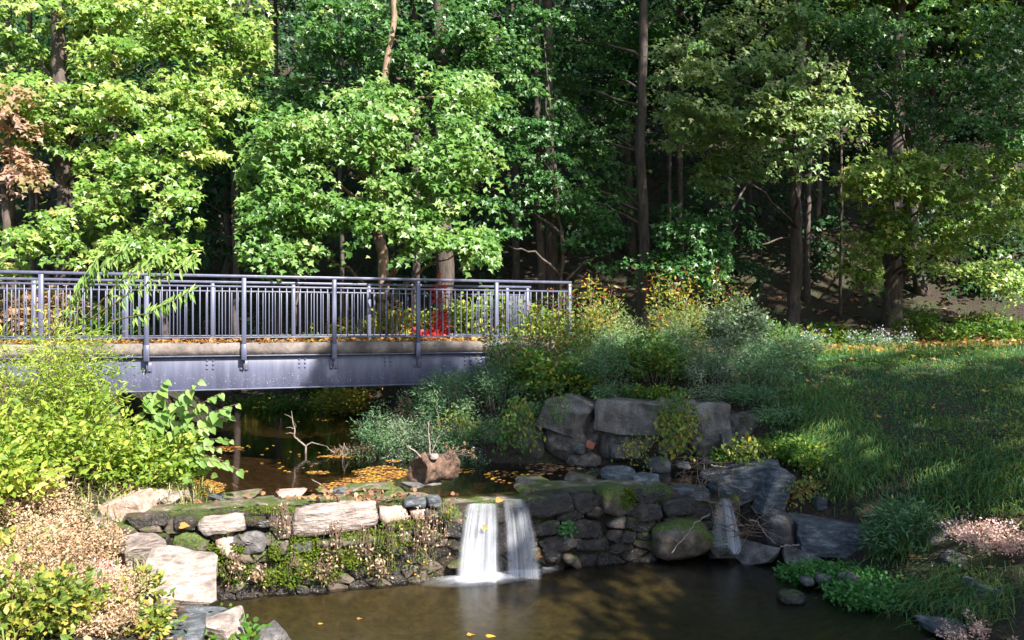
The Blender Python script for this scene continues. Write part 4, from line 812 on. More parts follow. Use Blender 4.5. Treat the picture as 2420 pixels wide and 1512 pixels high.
# bare lower trunks in the woodland
GW = 'bare trunks in the shaded woodland'
for k, (u0, u1, v1, D, r, lb) in enumerate([(1285, 1270, 480, 22, .12, 'leaning trunk, left of the close pair behind the bridge end'), (1306, 1298, 430, 22.5, .19, 'darker upright trunk, right of the close pair behind the bridge end'),
        (1905, 1912, 380, 26, .11, 'dark trunk directly right of the rough trunk in the hollow'), (1985, 1988, 400, 25, .05, 'thin pale sapling trunk between the two large right trunks'),
        (1580, 1582, 340, 27, .07, 'thin trunk right of the slender tall tree, left of two'), (1608, 1606, 320, 27, .11, 'thin trunk right of the slender tall tree, right of two'),
        (1220, 1215, 300, 26, .13, 'dim trunk behind the bridge left of the close pair'), (1930, 1935, 300, 28, .12, 'deep shaded trunk in the hollow, rightmost of three'),
        (390, 388, 420, 21, .1, 'dark trunk in the shaded gap behind the left railing'), (560, 552, 380, 22, .09, 'pale streaked trunk in the dark gap at left'), (810, 806, 470, 20, .06, 'thin sapling trunk left of the pinkish trunk'), (980, 985, 500, 22, .12, 'shaded trunk just left of the thick trunk'),
        (30, 22, 420, 18, .12, 'shaded trunk below the orange tree at the left edge'), (78, 74, 400, 20, .08, 'thin trunk between the left edge and the big left maple'), (660, 655, 420, 23, .08, 'thin dim trunk behind the centre of the left railing'), (275, 270, 430, 20, .1, 'dim trunk seen just above the left railing')]):
    b0 = W(u0, 640, D); b0 = base(b0[0], D, -.15); tree('woodland_tree', lb, 'tree', GW, [b0, W((u0+u1)/2, (640+v1)/2+10, D), W(u1, v1, D), W(u1-4, v1-400, D), W(u1-6, -250, D+.5)], r, r*.6, [], 'wood_leaf', 400+k, upper=[(W(u1, 0, D)[0], D+1, 14.5, 2.4, 2, 2.2, 16)], per=26, size=.26, tmpl=T_OVAL, seg=9)
# woodland on the hill behind
rg = rngof(55); GH = 'woodland trees on the hillside'; nh = 0
for row, (D, n) in enumerate([(29, 9), (34, 10), (40, 11), (48, 12)]):
    for q in range(n):
        x = ((q+.5)/n*2-1)*.72*D+rg.uniform(-1, 1); y = D+rg.uniform(-1.5, 1.5); z = Hp(x, y); h = rg.uniform(9, 13)
        root = empty('woodland_tree', (x, y, z-.2), 'dim leafy woodland tree high on the hillside', 'tree', GH); rg2 = rngof(600+nh); nh += 1
        mb = MB(); r = rg.uniform(.09, .2); P = polyline([(x, y, z-.2), (x+rg.uniform(-.4, .4), y, z+h*.4), (x+rg.uniform(-.7, .7), y, z+h*.85)], 5, .04, nh); mb.tube(P, np.linspace(r, r*.4, len(P)), 8); mb.build('trunk', M['bark'], root, True)
        C = np.concatenate([np.array([x, y, z+h*.75])+unit(rg2.normal(0, 1, (170, 3)))*rg2.uniform(.3, 1, (170, 1))*[3.6, 2.6, h*.42], np.array([x, y-1, z+1.5])+rg2.normal(0, 1, (22, 3))*[2.2, 1, .8]])
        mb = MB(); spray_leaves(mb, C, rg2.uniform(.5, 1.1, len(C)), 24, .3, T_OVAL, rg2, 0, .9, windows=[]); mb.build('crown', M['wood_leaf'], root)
# shade trees outside the picture, unseen; crowns laid out to drop shade on the targets
def shade_tree(label, xy, targets, seed, r=.3):
    rg = rngof(seed); b0 = base(*xy, -.1); root = empty('maple_tree', b0, label, 'tree', 'maples on the near bank')
    C = []; R = []; mids = []
    for (u, v, D, ru, rv, t, cov) in targets:
        c = W(u, v, D)+S*t; mids.append(c); e1 = unit(np.cross(S, [0, 0, 1])); e2 = np.cross(e1, S); k = D/F
        n = int(cov*(ru*k)*(rv*k)*15+8); a = rg.uniform(0, 2*np.pi, n); q = np.sqrt(rg.uniform(0, 1, n))
        C.append(c+e1[None]*(np.cos(a)*q*ru*k)[:, None]+e2[None]*(np.sin(a)*q*rv*k*1.0)[:, None]+S[None]*rg.normal(0, .7, n)[:, None]); R.append(rg.uniform(.3, .55, n))
    top = np.mean(mids, 0); P = polyline([b0, b0*.45+top*.55-[0, 0, 1], top], 6, .05, seed); mb = MB(); mb.tube(P, np.linspace(r, r*.4, len(P)), 10); mb.build('trunk', M['bark'], root, True)
    for m_ in mids:
        mb = MB(); q = polyline([P[9], (P[9]+m_)/2+[0, 0, .3], m_], 4, .04, 3); mb.tube(q, np.linspace(r*.45, .02, len(q)), 6); mb.build('limb', M['bark'], root, True)
    mb = MB(); spray_leaves(mb, np.concatenate(C), np.concatenate(R), 30, .24, T_OVAL, rg); mb.build('crown', M['maple'], root)
shade_tree('tall maple on the right bank just outside the picture, shading the dam', (9.5, 1.5), [
    (1420, 1230, 10, 230, 130, 15, 1.6), (1700, 1220, 10, 200, 150, 15, 1.6), (1500, 1060, 11.5, 300, 90, 15.5, 1.5), (1950, 1300, 9.5, 220, 140, 14.5, 1.5), (1700, 1400, 8.5, 280, 90, 14, 1.5), (2060, 1420, 8, 190, 110, 13.5, 1.5), (1300, 1060, 11.8, 180, 90, 15, 1.4), (1800, 1480, 7.6, 330, 60, 13, 1.5), (1350, 1160, 10.3, 150, 60, 15, 1.5), (1420, 990, 11.8, 190, 60, 15.5, 1.6), (1620, 1000, 11.8, 170, 70, 15.5, 1.6), (1230, 1010, 12, 110, 90, 15.5, 1.5), (2330, 1480, 7.3, 110, 30, 13, 1.2)], 901)
shade_tree('spreading maple on the right bank outside the picture, shading the grass', (13.5, 4.5), [
    (1500, 880, 12.8, 420, 75, 17, 1.5), (1900, 920, 12.5, 300, 120, 17, 1.5), (2230, 930, 12, 240, 100, 16, 1.4), (2060, 1130, 10.5, 170, 120, 15.5, 1.4), (2280, 1010, 11, 150, 60, 15.5, 1.0), (1150, 890, 13.3, 200, 70, 17, 1.4), (900, 860, 13.3, 120, 80, 18, 1.3), (2100, 850, 15, 330, 40, 18, 1.3), (980, 880, 13.4, 130, 60, 17.5, 1.5), (930, 740, 13.3, 75, 90, 18, 1.4), (830, 880, 13.1, 60, 50, 18, 1.3), (2050, 960, 12, 250, 110, 16.5, 1.5), (2330, 880, 13.5, 260, 60, 17, 1.4), (1230, 830, 13.2, 130, 60, 17, 1.1)], 902)
shade_tree('unseen very tall maple beyond the right edge, added to shade the woodland hollow', (17, 9), [  # added unseen tree, crown shaped to keep the hollow in shade
    (1380, 330, 23, 170, 300, 22, 1.1), (1480, 560, 22, 240, 120, 21, 1.1), (1850, 600, 24, 180, 140, 21, 1.2), (2150, 640, 24, 160, 120, 20, .9), (1650, 420, 25, 160, 160, 21, .9)], 903, .4)
shade_tree('unseen broad maple far beyond the right edge, added to darken the hillside', (25, 14), [  # another unseen tree, put in so its shadow darkens hill and upper foliage
    (2250, 560, 30, 280, 120, 20, .8), (1950, 480, 31, 250, 160, 21, .8), (2300, 330, 33, 260, 160, 20, .7), (1600, 250, 33, 260, 200, 22, .6), (2230, 330, 20, 150, 120, 19, .5), (1720, 330, 19.5, 130, 60, 20, .9), (2050, 560, 21, 120, 60, 19, .8), (2330, 590, 20, 130, 50, 18, .8), (1300, 150, 23, 130, 160, 22, 1.0)], 904, .4)

# ------------------------------------------------------------------ shrubs and plants
def shrub(name, label, cat, base_, height, spread, nst, per, size, tmpl, leaf, seed, stem='twig', group=None, lean=(0, 0), droop=.25, side=.16, low=.2, vr=(0, 1), tips=None, stem_r=.006, up=.5):
    rg = rngof(seed); base_ = np.array(base_, float); root = empty(name, base_, label, cat, group)
    sb = MB(); lb = MB(); tipP = []
    for q in range(nst):
        a = rg.uniform(0, 2*np.pi); rad = spread*math.sqrt(rg.uniform(.02, 1)); h = height*rg.uniform(.45, 1.12)*(1-.35*(rad/spread)**2)
        b = base_+[math.cos(a)*rad*.45, math.sin(a)*rad*.45, -.05]; tip = base_+[math.cos(a)*rad+lean[0]*h, math.sin(a)*rad*.8+lean[1]*h, h]
        t = np.linspace(0, 1, 8)[:, None]; mid = (b+tip)/2+[0, 0, .2*h]; P = (1-t)**2*b+2*t*(1-t)*mid+t*t*tip; P[:, 2] -= droop*h*(t[:, 0]**3)*.6; P[1:] += rg.normal(0, .015*h, (7, 3))
        sb.tube(P, np.linspace(stem_r, stem_r*.35, 8), 4); tipP.append(P[-1])
        tt = low+(1-low)*rg.uniform(0, 1, per)**.8; i = np.minimum((tt*7).astype(int), 6); fr = (tt*7-i)[:, None]; c = P[i]*(1-fr)+P[i+1]*fr
        o = rg.normal(0, 1, (per, 3))*side*[1, 1, .7]; L_ = c+o; D = unit(o)+.6*unit(P[i+1]-P[i])+rg.normal(0, .3, (per, 3)); N = np.array([.1, -.25, up])+rg.normal(0, .5, (per, 3))
        a_ = np.clip(rg.uniform(*vr, per)*.6+.4*rg.uniform(*vr), 0, 1)
        lb.leaves(L_, N, D, size*rg.uniform(.6, 1.2, per), tmpl, a_)
    sb.build('stem', M[stem], root); lb.build('foliage', M[leaf], root)
    if tips:
        tb = MB(); nn, sz, tm, lf, nm, jit = tips; tp = np.repeat(np.array(tipP), nn, 0)+rg.normal(0, jit, (len(tipP)*nn, 3))*[1, 1, 1.3]; m = len(tp)
        tb.leaves(tp, rg.normal(0, 1, (m, 3)), rg.normal(0, 1, (m, 3)), sz*rg.uniform(.6, 1.2, m), tm, rg.uniform(0, 1, m)); tb.build(nm, M[lf], root)['kind'] = 'stuff'
    return root
def sh(u, v, D, *a, name='shrub', label='', cat='shrub', **k):
    """stand a shrub where its foot shows at (u, v) and depth D, on the ground there"""
    p = W(u, v, D); return shrub(name, label, cat, base(p[0], p[1]), *a, **k)
# bright shrubs on the left bank
sh(60, 1000, 9.0, 2.35, .9, 27, 168, .085, T_NARROW, 'lime_leaf', 1001, label='tall bright yellow green shrub at the left edge before the bridge', side=.13)
sh(165, 1000, 9.6, 1.85, .7, 24, 160, .085, T_NARROW, 'lime_leaf', 1002, label='bright shrub in front of the left railing posts', side=.13)
sh(240, 1050, 9.6, .55, .45, 16, 160, .09, T_NARROW, 'lime_leaf', 1003, label='low bright shrub before the stone abutment', side=.12)
sh(120, 1130, 8.7, 1.15, .9, 24, 176, .085, T_OVAL, 'lime_leaf', 1004, label='dense low yellow green shrub above the pale rocks at left', side=.13)
sh(330, 1120, 9.3, .75, .6, 19, 136, .085, T_OVAL, 'lime_leaf', 1005, label='dense bright shrub spilling towards the pinkish boulder', side=.12)
sh(20, 1220, 8.0, .95, .7, 22, 160, .09, T_OVAL, 'lime_leaf', 1006, label='yellow green leafy plant at the left edge below the tall shrub', side=.12)
# compound-leaved branch above the railing
e = empty('feathery_branch', base(-6.6, 10.6), 'arching feathery branch rising above the left railing', 'branch'); rg = rngof(31); sb = MB(); lb = MB()
for (p0, p1, p2) in [((150, 760), (230, 640), (300, 590)), ((190, 760), (290, 660), (390, 600)), ((200, 760), (330, 680), (455, 615)), ((130, 780), (180, 690), (230, 610)), ((260, 760), (350, 740), (450, 690))]:
    Dq = 10.5; P = polyline([W(*p0, Dq), W(*p1, Dq-.1), W(*p2, Dq-.3)], 8, .005, p0[0]); sb.tube(P, np.linspace(.012, .004, len(P)), 4)
    for i in range(5, len(P)):
        for sg in (-1, 1):
            for z in range(2):
                d = unit(np.array([.25, rg.normal(0, .3), sg*.8-.2])); lb.leaves((P[i]+rg.normal(0, .015, 3))[None], np.array([[.1, -.8, .5]])+rg.normal(0, .25, (1, 3)), d[None], np.array([rg.uniform(.12, .19)]), T_NARROW, np.array([rg.uniform(.2, .9)]))
sb.tube(polyline([base(-6.6, 10.6), W(170, 860, 10.5), W(180, 740, 10.5)], 4, .01), .014, 5); sb.build('stem', M['stem_green'], e); lb.build('leaflet', M['knot_leaf'], e)
# dry and yellowing plants at lower left
sh(30, 1400, 6.6, .55, .6, 60, 130, .034, T_OVAL, 'dry', 1010, label='dry beige weed with fluffy seed stalks at lower left', stem='twig_pale', side=.06, low=.3, name='dry_weed', cat='plant', droop=.1, stem_r=.004)
sh(110, 1330, 7.5, .42, .5, 60, 110, .034, T_OVAL, 'dry', 1011, label='pale dry weed thicket left of the pale boulder', stem='twig_pale', side=.06, low=.3, name='dry_weed', cat='plant', droop=.1, stem_r=.004)
sh(190, 1420, 6.9, .32, .35, 40, 110, .032, T_OVAL, 'pink_dry', 1012, label='pinkish dry weed in front of the white rock slab', stem='twig_pale', side=.05, low=.35, name='dry_weed', cat='plant', droop=.1, stem_r=.004)
sh(80, 1270, 7.9, .45, .5, 44, 100, .034, T_OVAL, 'dry', 1013, label='dry stalks between the low shrub and the yellowing plants', stem='twig_pale', side=.06, low=.3, name='dry_weed', cat='plant', droop=.05, stem_r=.004)
for k, (u, v, D, h, lb_) in enumerate([(60, 1480, 6.3, .5, 'straw coloured stalks among the yellow leaves in the corner'), (170, 1470, 6.5, .4, 'straw coloured stalks left of the bluish bottom rocks'), (260, 1440, 6.75, .34, 'straw coloured stalks at the left edge of the white slab'), (220, 1300, 7.7, .4, 'straw coloured stalks left of the pale boulder')]):
    sh(u, v, D, h, .4, 36, 70, .03, T_OVAL, 'dry', 1290+k, label=lb_, stem='twig_pale', side=.035, low=.45, name='dry_weed', cat='plant', droop=.1, stem_r=.004, group='dry weeds of the left bank')
sh(30, 1500, 6.0, .5, .5, 34, 50, .075, T_OVAL, 'mixed_leaf', 1014, vr=(0, .85), label='yellow and green leaved plant in the lower left corner', name='leafy_plant', cat='plant', side=.07, stem='stem_green', droop=.1)
sh(110, 1500, 6.2, .36, .4, 34, 46, .07, T_OVAL, 'mixed_leaf', 1015, vr=(0, .85), label='yellowing leafy plant at the bottom edge, left of the rocks', name='leafy_plant', cat='plant', side=.07, stem='stem_green', droop=.1)
sh(330, 1390, 7.1, .3, .16, 8, 34, .085, T_OVAL, 'mixed_leaf', 1016, label='small green and yellow plant leaning on the white rock slab', name='leafy_plant', cat='plant', side=.06, stem='stem_green')
sh(60, 1420, 7.0, .5, .4, 22, 40, .075, T_OVAL, 'mixed_leaf', 1017, label='orange tinged leafy plant among the dry weeds at left', name='leafy_plant', cat='plant', side=.07, stem='stem_green')
sh(540, 1470, 7.2, .28, .14, 8, 40, .04, T_ROUND, 'vine_leaf', 1018, label='small bright green plant at the pool edge beside the white slab', name='leafy_plant', cat='plant', side=.06, stem='stem_green')
sh(520, 1510, 6.75, .22, .3, 12, 20, .07, T_ROUND, 'vine_leaf', 1019, label='round leaved vine creeping over the rocks at the bottom edge', name='leafy_plant', cat='plant', side=.06, stem='stem_green', droop=.5)
sh(330, 1510, 6.45, .3, .25, 14, 34, .07, T_OVAL, 'mixed_leaf', 1024, label='low leafy plant between the small white stone and the bottom edge', name='leafy_plant', cat='plant', side=.06, stem='stem_green'); sh(250, 1510, 6.3, .32, .3, 30, 60, .03, T_OVAL, 'dry', 1025, label='short dry stalks at the bottom edge left of the small white stone', name='dry_weed', cat='plant', side=.035, low=.4, stem='twig_pale', stem_r=.004, group='dry weeds of the left bank')
# heart-leaved plant hanging over the stream: every leaf a part
hp = empty('heart_leaved_plant', base(-4.35, 9.75), 'heart leaved plant with pale green leaves hanging over the stream', 'plant'); rg = rngof(41); h0 = wloc(hp); sb = MB(); lm = []
for q in range(5):
    mb = MB(); tv, tf = T_HEART; bend = rg.normal(0, .03, len(tv)); mb.add(np.stack([tv[:, 0], tv[:, 1]*rg.uniform(.85, 1.05), tv[:, 2]+bend-.12*tv[:, 0]**2], -1)*.15, tf, rg.uniform(.1, 1)); lm.append(mb.mesh('leaf', M['knot_leaf']))
nleaf = 0
for tip in [(560, 955), (545, 985), (520, 930), (500, 1010), (480, 960), (545, 1040), (565, 1110), (530, 1090), (470, 1050), (500, 1120), (450, 1000), (440, 930), (430, 1090), (470, 900), (400, 960), (410, 1040), (455, 1140), (390, 900), (515, 1060), (360, 1000), (350, 930), (490, 1090)]:
    dq = 9.35+rg.uniform(-.35, .35); tp = W(*tip, dq); mid = (h0+tp)/2+[-.1, 0, .35]; t = np.linspace(0, 1, 14)[:, None]; P = (1-t)**2*(h0+rg.normal(0, .12, 3)*[1, 1, 0])+2*t*(1-t)*mid+t*t*tp; sb.tube(P, np.linspace(.009, .003, 14), 5)
    for i in range(5, 14):
        sg = 1 if i % 2 else -1; n = unit(np.array([.2+rg.normal(0, .2), -.75+rg.normal(0, .25), .55+rg.normal(0, .25)])); d = unit(np.array([.35+sg*.35+rg.normal(0, .2), rg.normal(0, .2), -.75+rg.normal(0, .25)])); s_ = np.cross(n, d); s_ /= np.linalg.norm(s_); d = np.cross(s_, n)
        o = link('leaf', lm[nleaf % 5], hp); from mathutils import Matrix
        sc = rg.uniform(.6, 1.15)*(1 if i < 12 else .7); mm = Matrix(((d[0]*sc, s_[0]*sc, n[0]*sc, 0), (d[1]*sc, s_[1]*sc, n[1]*sc, 0), (d[2]*sc, s_[2]*sc, n[2]*sc, 0), (0, 0, 0, 1))); mm.translation = Vector(P[i]-h0+np.array([0, 0, -.005])); o.matrix_local = mm; nleaf += 1
sb.build('stem', M['twig'], hp)
# shrubs on the bank right of the bridge
GF = 'feathery weeds along the right bank'
fe = [(930, 990, 12.6, .95, .6, 'feather', 'feathery dark weed hanging over the stream beside the girder'), (1060, 960, 12.7, 1.05, .7, 'feather', 'feathery weed covering the right end of the girder'), (1180, 940, 12.8, 1.05, .7, 'feather', 'feathery weed below the last railing posts'), (1300, 930, 12.7, .95, .7, 'feather', 'leafy weed above the tilted concrete block'),
      (1430, 925, 12.7, .95, .7, 'feather', 'feathery weed above the long concrete block'), (1560, 925, 12.7, .95, .7, 'feather', 'leafy weed above the yellow vine'), (1680, 930, 12.5, 1.0, .7, 'feather_grey', 'greyish weed above the right end of the bank wall'), (1790, 930, 12.4, .9, .6, 'feather', 'feathery weed where the bank wall meets the grass'), (1745, 860, 14.0, 1.15, .5, 'feather_grey', 'tall grey green weed at the right end of the shrubs'), (1000, 1010, 12.5, .7, .55, 'feather_grey', 'pale bluish weed drooping to the stream from the right bank'),
      (1240, 880, 14.2, .75, .7, 'feather', 'feathery weed at the foot of the railing end'), (1400, 880, 14.2, .7, .7, 'feather', 'pale sunlit weed beyond the railing end'), (1560, 880, 14.0, .7, .7, 'feather', 'sunlit weed under the second berry bush'), (1850, 890, 13.6, .7, .6, 'feather', 'low weed at the edge of the grass')]
for k, (u, v, D, h, sp, lf, lb_) in enumerate(fe): sh(u, v, D, h*(.85 if D < 13 and u > 1120 else 1.2), sp*1.15, 40, 105 if k not in (3, 5, 8) else 70, .07 if k not in (3, 5, 8) else .085, T_NARROW if k not in (3, 5, 8) else T_OVAL, lf if k not in (3, 5) else 'vine_leaf', 1100+k, name='feathery_weed', cat='weed', label=lb_, group=GF, side=.07, low=.2, droop=.35, stem='twig_pale', stem_r=.006, tips=(12, .05, T_NARROW, 'feather_grey', 'plume', .05))
sh(870, 990, 13.2, .75, .6, 34, 90, .045, T_OVAL, 'dry', 1120, label='brown dry weed drooping over the stream below the girder', name='dry_weed', cat='weed', side=.05, low=.35, droop=1.0, lean=(-.35, -.1), vr=(0, .5))
sh(975, 960, 13.0, .95, .45, 24, 80, .04, T_OVAL, 'dry', 1121, label='dry brown seed stalks standing against the girder', name='dry_weed', cat='weed', side=.05, low=.4, droop=.3, lean=(-.2, 0), vr=(0, .5))
for k, (u, D, h, sp, lb_) in enumerate([(1250, 13.0, 1.55, .75, 'berry bush with red berries in front of the railing end'), (1400, 14.3, 1.75, .55, 'tall berry bush with orange tips right of the railing end'), (1590, 14.2, 1.65, .5, 'berry bush with yellow leaves and reddish tips, second from the railing'), (1700, 14.4, 1.45, .5, 'berry bush at the right end of the shrubs'), (1330, 13.6, 1.35, .5, 'small berry bush crossing the last railing post')]):
    sh(u, 900, D, h*1.15, sp, 14, 46, .08, T_OVAL, 'berry_leaf', 1130+k, name='berry_bush', label=lb_, group='berry bushes by the railing end', side=.09, low=.35, droop=.05, vr=(0, .82) if k in (1, 2) else (0, .6), tips=(7, .03, T_ROUND, 'red_leaf', 'berry', .07), stem_r=.008)
sh(1440, 880, 14.9, 1.25, .85, 44, 110, .075, T_NARROW, 'pale_forb', 1140, label='sunlit pale green undergrowth between the two tall berry bushes', name='undergrowth_clump', cat='plant', side=.1, stem='stem_green'); sh(1610, 870, 15.0, 1.3, .8, 44, 110, .075, T_NARROW, 'pale_forb', 1141, label='sunlit pale undergrowth behind the right berry bushes', name='undergrowth_clump', cat='plant', side=.1, stem='stem_green')
# behind the bridge, seen through the bars
for k, (u, D, h, sp, lf, lb_) in enumerate([(880, 19.6, 1.7, 1.0, 'yellow_leaf', 'yellow green bush behind the railing left of the red creeper'), (960, 18.2, 1.6, .9, 'yellow_leaf', 'yellow leaved bush directly left of the red creeper'), (1090, 17.0, 1.5, .9, 'lime_leaf', 'bright bush directly right of the red creeper'), (1160, 17, 1.4, .8, 'lime_leaf', 'bright bush behind the last full railing bay'), (760, 21.5, 1.8, 1.0, 'vine_leaf', 'green bush behind the middle of the railing'), (640, 24, 1.8, 1.1, 'vine_leaf', 'green bush behind the railing left of the middle'), (1260, 16.6, .9, .7, 'lime_leaf', 'bright low bush behind the railing end'), (250, 16, 1.3, .8, 'vine_leaf', 'leafy bush behind the left railing'), (100, 15.5, 1.4, .8, 'orange_leaf', 'reddish orange bush behind the far left railing')]):
    sh(u, 800, D, h, sp, 34, 80, .11, T_ROUND, lf, 1150+k, name='bush', label=lb_, group='bushes behind the footbridge', side=.12, low=.05)
for k, (u, v, D, h, lb_) in enumerate([(1040, 790, 15.5, 1.1, 'upright red creeper behind the railing'), (1010, 810, 15.5, .35, 'low crimson creeper at deck level behind the railing')]):
    p = W(u, v, D); shrub('red_creeper', lb_, 'creeper', np.array([p[0], p[1], EYE-.75 if k == 0 else DECK-.2]) if True else None, h+(.6 if k == 0 else .1), .09 if k == 0 else .35, 9, 34, .11, T_OVAL, 'red_leaf', 1170+k, side=.06 if k == 0 else .08, low=.2, droop=0)
# bushes on the far bank seen under the bridge
for k, (u, D, h, lf, lb_) in enumerate([(700, 19.6, .8, 'vine_leaf', 'green bush on the far stream bank seen under the girder'), (780, 18.8, .75, 'lime_leaf', 'bright bush on the far stream bank under the girder'), (840, 18.0, .7, 'berry_leaf', 'reddish bush on the far stream bank under the girder'), (600, 20.5, .7, 'vine_leaf', 'dim bush at the far bend of the stream')]):
    sh(u, 950, D, h, .7, 22, 60, .1, T_OVAL, lf, 1180+k, label=lb_, group='bushes on the far stream bank', side=.12, low=.05, droop=.5)
# low weeds spilling over the top of the bank wall and the soil beside it
for k, (u, D, h, lf, tm, lb_) in enumerate([(1280, 12.25, .35, 'feather', T_NARROW, 'low weed spilling over the tilted concrete block'), (1450, 12.3, .3, 'feather', T_NARROW, 'low weed on top of the long concrete block, left part'), (1540, 12.3, .32, 'vine_leaf', T_OVAL, 'low leafy weed on top of the long concrete block, right part'), (1680, 12.2, .35, 'feather_grey', T_NARROW, 'low grey weed on top of the cracked concrete block'), (1770, 11.9, .4, 'feather', T_NARROW, 'low weed over the dark rubble at the end of the bank wall'), (1840, 11.5, .4, 'feather', T_NARROW, 'low weed where the rubble meets the grass'), (1800, 11.1, .3, 'vine_leaf', T_OVAL, 'leafy weed on the soil below the dark rubble'), (1860, 10.9, .32, 'vine_leaf', T_OVAL, 'leafy weed behind the upright stone block'), (1740, 11.3, .25, 'vine_leaf', T_OVAL, 'small leafy weed beside the propping stone'), (1150, 12.3, .5, 'feather', T_NARROW, 'weed hanging over the shaded foot of the bank wall'), (1060, 12.4, .5, 'feather', T_NARROW, 'weed drooping to the stream left of the green vine'), (1920, 10.6, .3, 'vine_leaf', T_OVAL, 'leafy weed between the grass and the large boulder')]):
    sh(u, 950, D, h, .45, 30, 60, .06, tm, lf, 1270+k, name='low_weed', cat='weed', label=lb_, group='low weeds around the bank wall', side=.06, low=.1, droop=.7, lean=(0, -.5), stem='stem_green', stem_r=.003)
# vines and plants on the bank wall
def hang(label, u, v0, v1, D, wd, n, leaf, seed, size=.075, tm=T_OVAL, name='trailing_vine', vr=(0, 1)):
    rg = rngof(seed); root = empty(name, W(u, v0, D), label, 'vine'); sb = MB(); lb = MB()
    for q in range(n):
        a_ = W(u+rg.normal(0, wd*.3), v0+rg.uniform(0, 15), D+.12); b_ = W(u+rg.normal(0, wd*.6), v0+(v1-v0)*rg.uniform(.4, 1), D-.15+rg.normal(0, .08)); P = polyline([a_, (a_+b_)/2+[rg.normal(0, .06), -.16, .06], b_], 5, .012, seed+q); sb.tube(P, .004, 4)
        m = 26; i = rg.integers(0, len(P), m); c = P[i]+rg.normal(0, .075, (m, 3)); lb.leaves(c, np.array([.1, -.7, .5])+rg.normal(0, .35, (m, 3)), np.array([0, -.2, -.8])+rg.normal(0, .4, (m, 3)), size*rg.uniform(.6, 1.2, m), tm, np.clip(rg.uniform(*vr, m)*.5+.5*rg.uniform(*vr), 0, 1))
    sb.build('stem', M['twig'], root); lb.build('foliage', M[leaf], root); return root
hang('green vine with yellow leaves hanging left of the tilted concrete block', 1225, 950, 1080, 11.5, 50, 20, 'vine_leaf', 1201, .07)
hang('orange yellow vine hanging down the middle of the bank wall', 1590, 965, 1095, 11.35, 60, 20, 'yellow_leaf', 1202, .08, vr=(0, .85))
hang('bright green vine top above the orange yellow vine', 1610, 925, 1010, 11.4, 40, 10, 'vine_leaf', 1203, .06)
hang('small yellow vine at the left, over the dark stream edge', 1085, 975, 1035, 12.2, 34, 4, 'vine_leaf', 1204, .07, vr=(.3, 1))
hang('yellow and green vine at the right end of the bank wall', 1760, 1040, 1100, 10.9, 60, 10, 'yellow_leaf', 1205, .075, vr=(0, .75))
hang('vine leaves draped over the tilted concrete block', 1330, 935, 985, 11.4, 40, 6, 'vine_leaf', 1206, .05)
hang('yellow leaves trailing over the rocks behind the large boulder', 1890, 1130, 1190, 10.1, 60, 6, 'yellow_leaf', 1207, .055, vr=(0, .8))
hang('vine leaves at the lower left foot of the bank wall', 1500, 1040, 1095, 11.2, 40, 6, 'yellow_leaf', 1208, .05, vr=(0, .8))
sh(1410, 1095, 11.2, .3, .3, 22, 40, .07, T_NARROW, 'cress', 1210, name='flowering_plant', cat='plant', label='leafy plant with purplish flowers at the foot of the bank wall', side=.05, tips=(8, .02, T_OVAL, 'aster', 'flower', .04), stem='stem_green')
sh(1120, 1060, 11.9, .35, .35, 22, 40, .05, T_NARROW, 'feather', 1211, name='aster_plant', cat='plant', label='white flowered aster at the stream edge left of the green vine', side=.05, tips=(9, .025, T_OVAL, 'aster', 'flower', .06), stem='stem_green', lean=(-.4, -.3))
sh(1010, 980, 12.3, .5, .4, 22, 40, .05, T_NARROW, 'feather', 1212, name='aster_plant', cat='plant', label='pale blue flowered aster hanging below the girder end', side=.05, tips=(12, .025, T_OVAL, 'aster', 'flower', .08), stem='stem_green', lean=(-.4, -.2), droop=.8)
for k, (u, v, D) in enumerate([(1920, 826, 17.3), (2110, 832, 17.0), (2050, 822, 17.8)]): sh(u, v, D, .45, .45, 18, 30, .07, T_NARROW, 'feather', 1215+k, name='aster_plant', cat='plant', label=['pale blue asters at the far left edge of the grass', 'pale blue asters below the far right maple trunk', 'pale blue asters between the shrubs and the far maple'][k], side=.08, tips=(10, .05, T_OVAL, 'aster', 'flower', .07), stem='stem_green')
# understorey at the lawn's far edge
for k, (u, v, D, h, lb_) in enumerate([(1790, 790, 18.5, .9, 'bright forest plant right of the berry bushes'), (1870, 800, 18.8, .6, 'low green forest plant in front of the hollow'), (2160, 790, 22, 1.3, 'leafy sapling beside the far right maple trunk'), (2260, 800, 21, .6, 'bright forest plant on the sunlit litter at right'), (2380, 800, 20, .7, 'low forest plant at the right edge of the wood'), (2010, 800, 20, .5, 'low forest plant left of the far right maple'), (1950, 740, 22, .7, 'dim forest plant at the hollow floor'), (2320, 740, 23, .8, 'dim forest plant behind the sunlit litter')]):
    sh(u, v, D, h, .7, 16, 44, .13, T_OVAL, 'vine_leaf', 1230+k, name='forest_plant', cat='plant', label=lb_, group='forest floor plants', side=.15, stem='stem_green', low=.1)
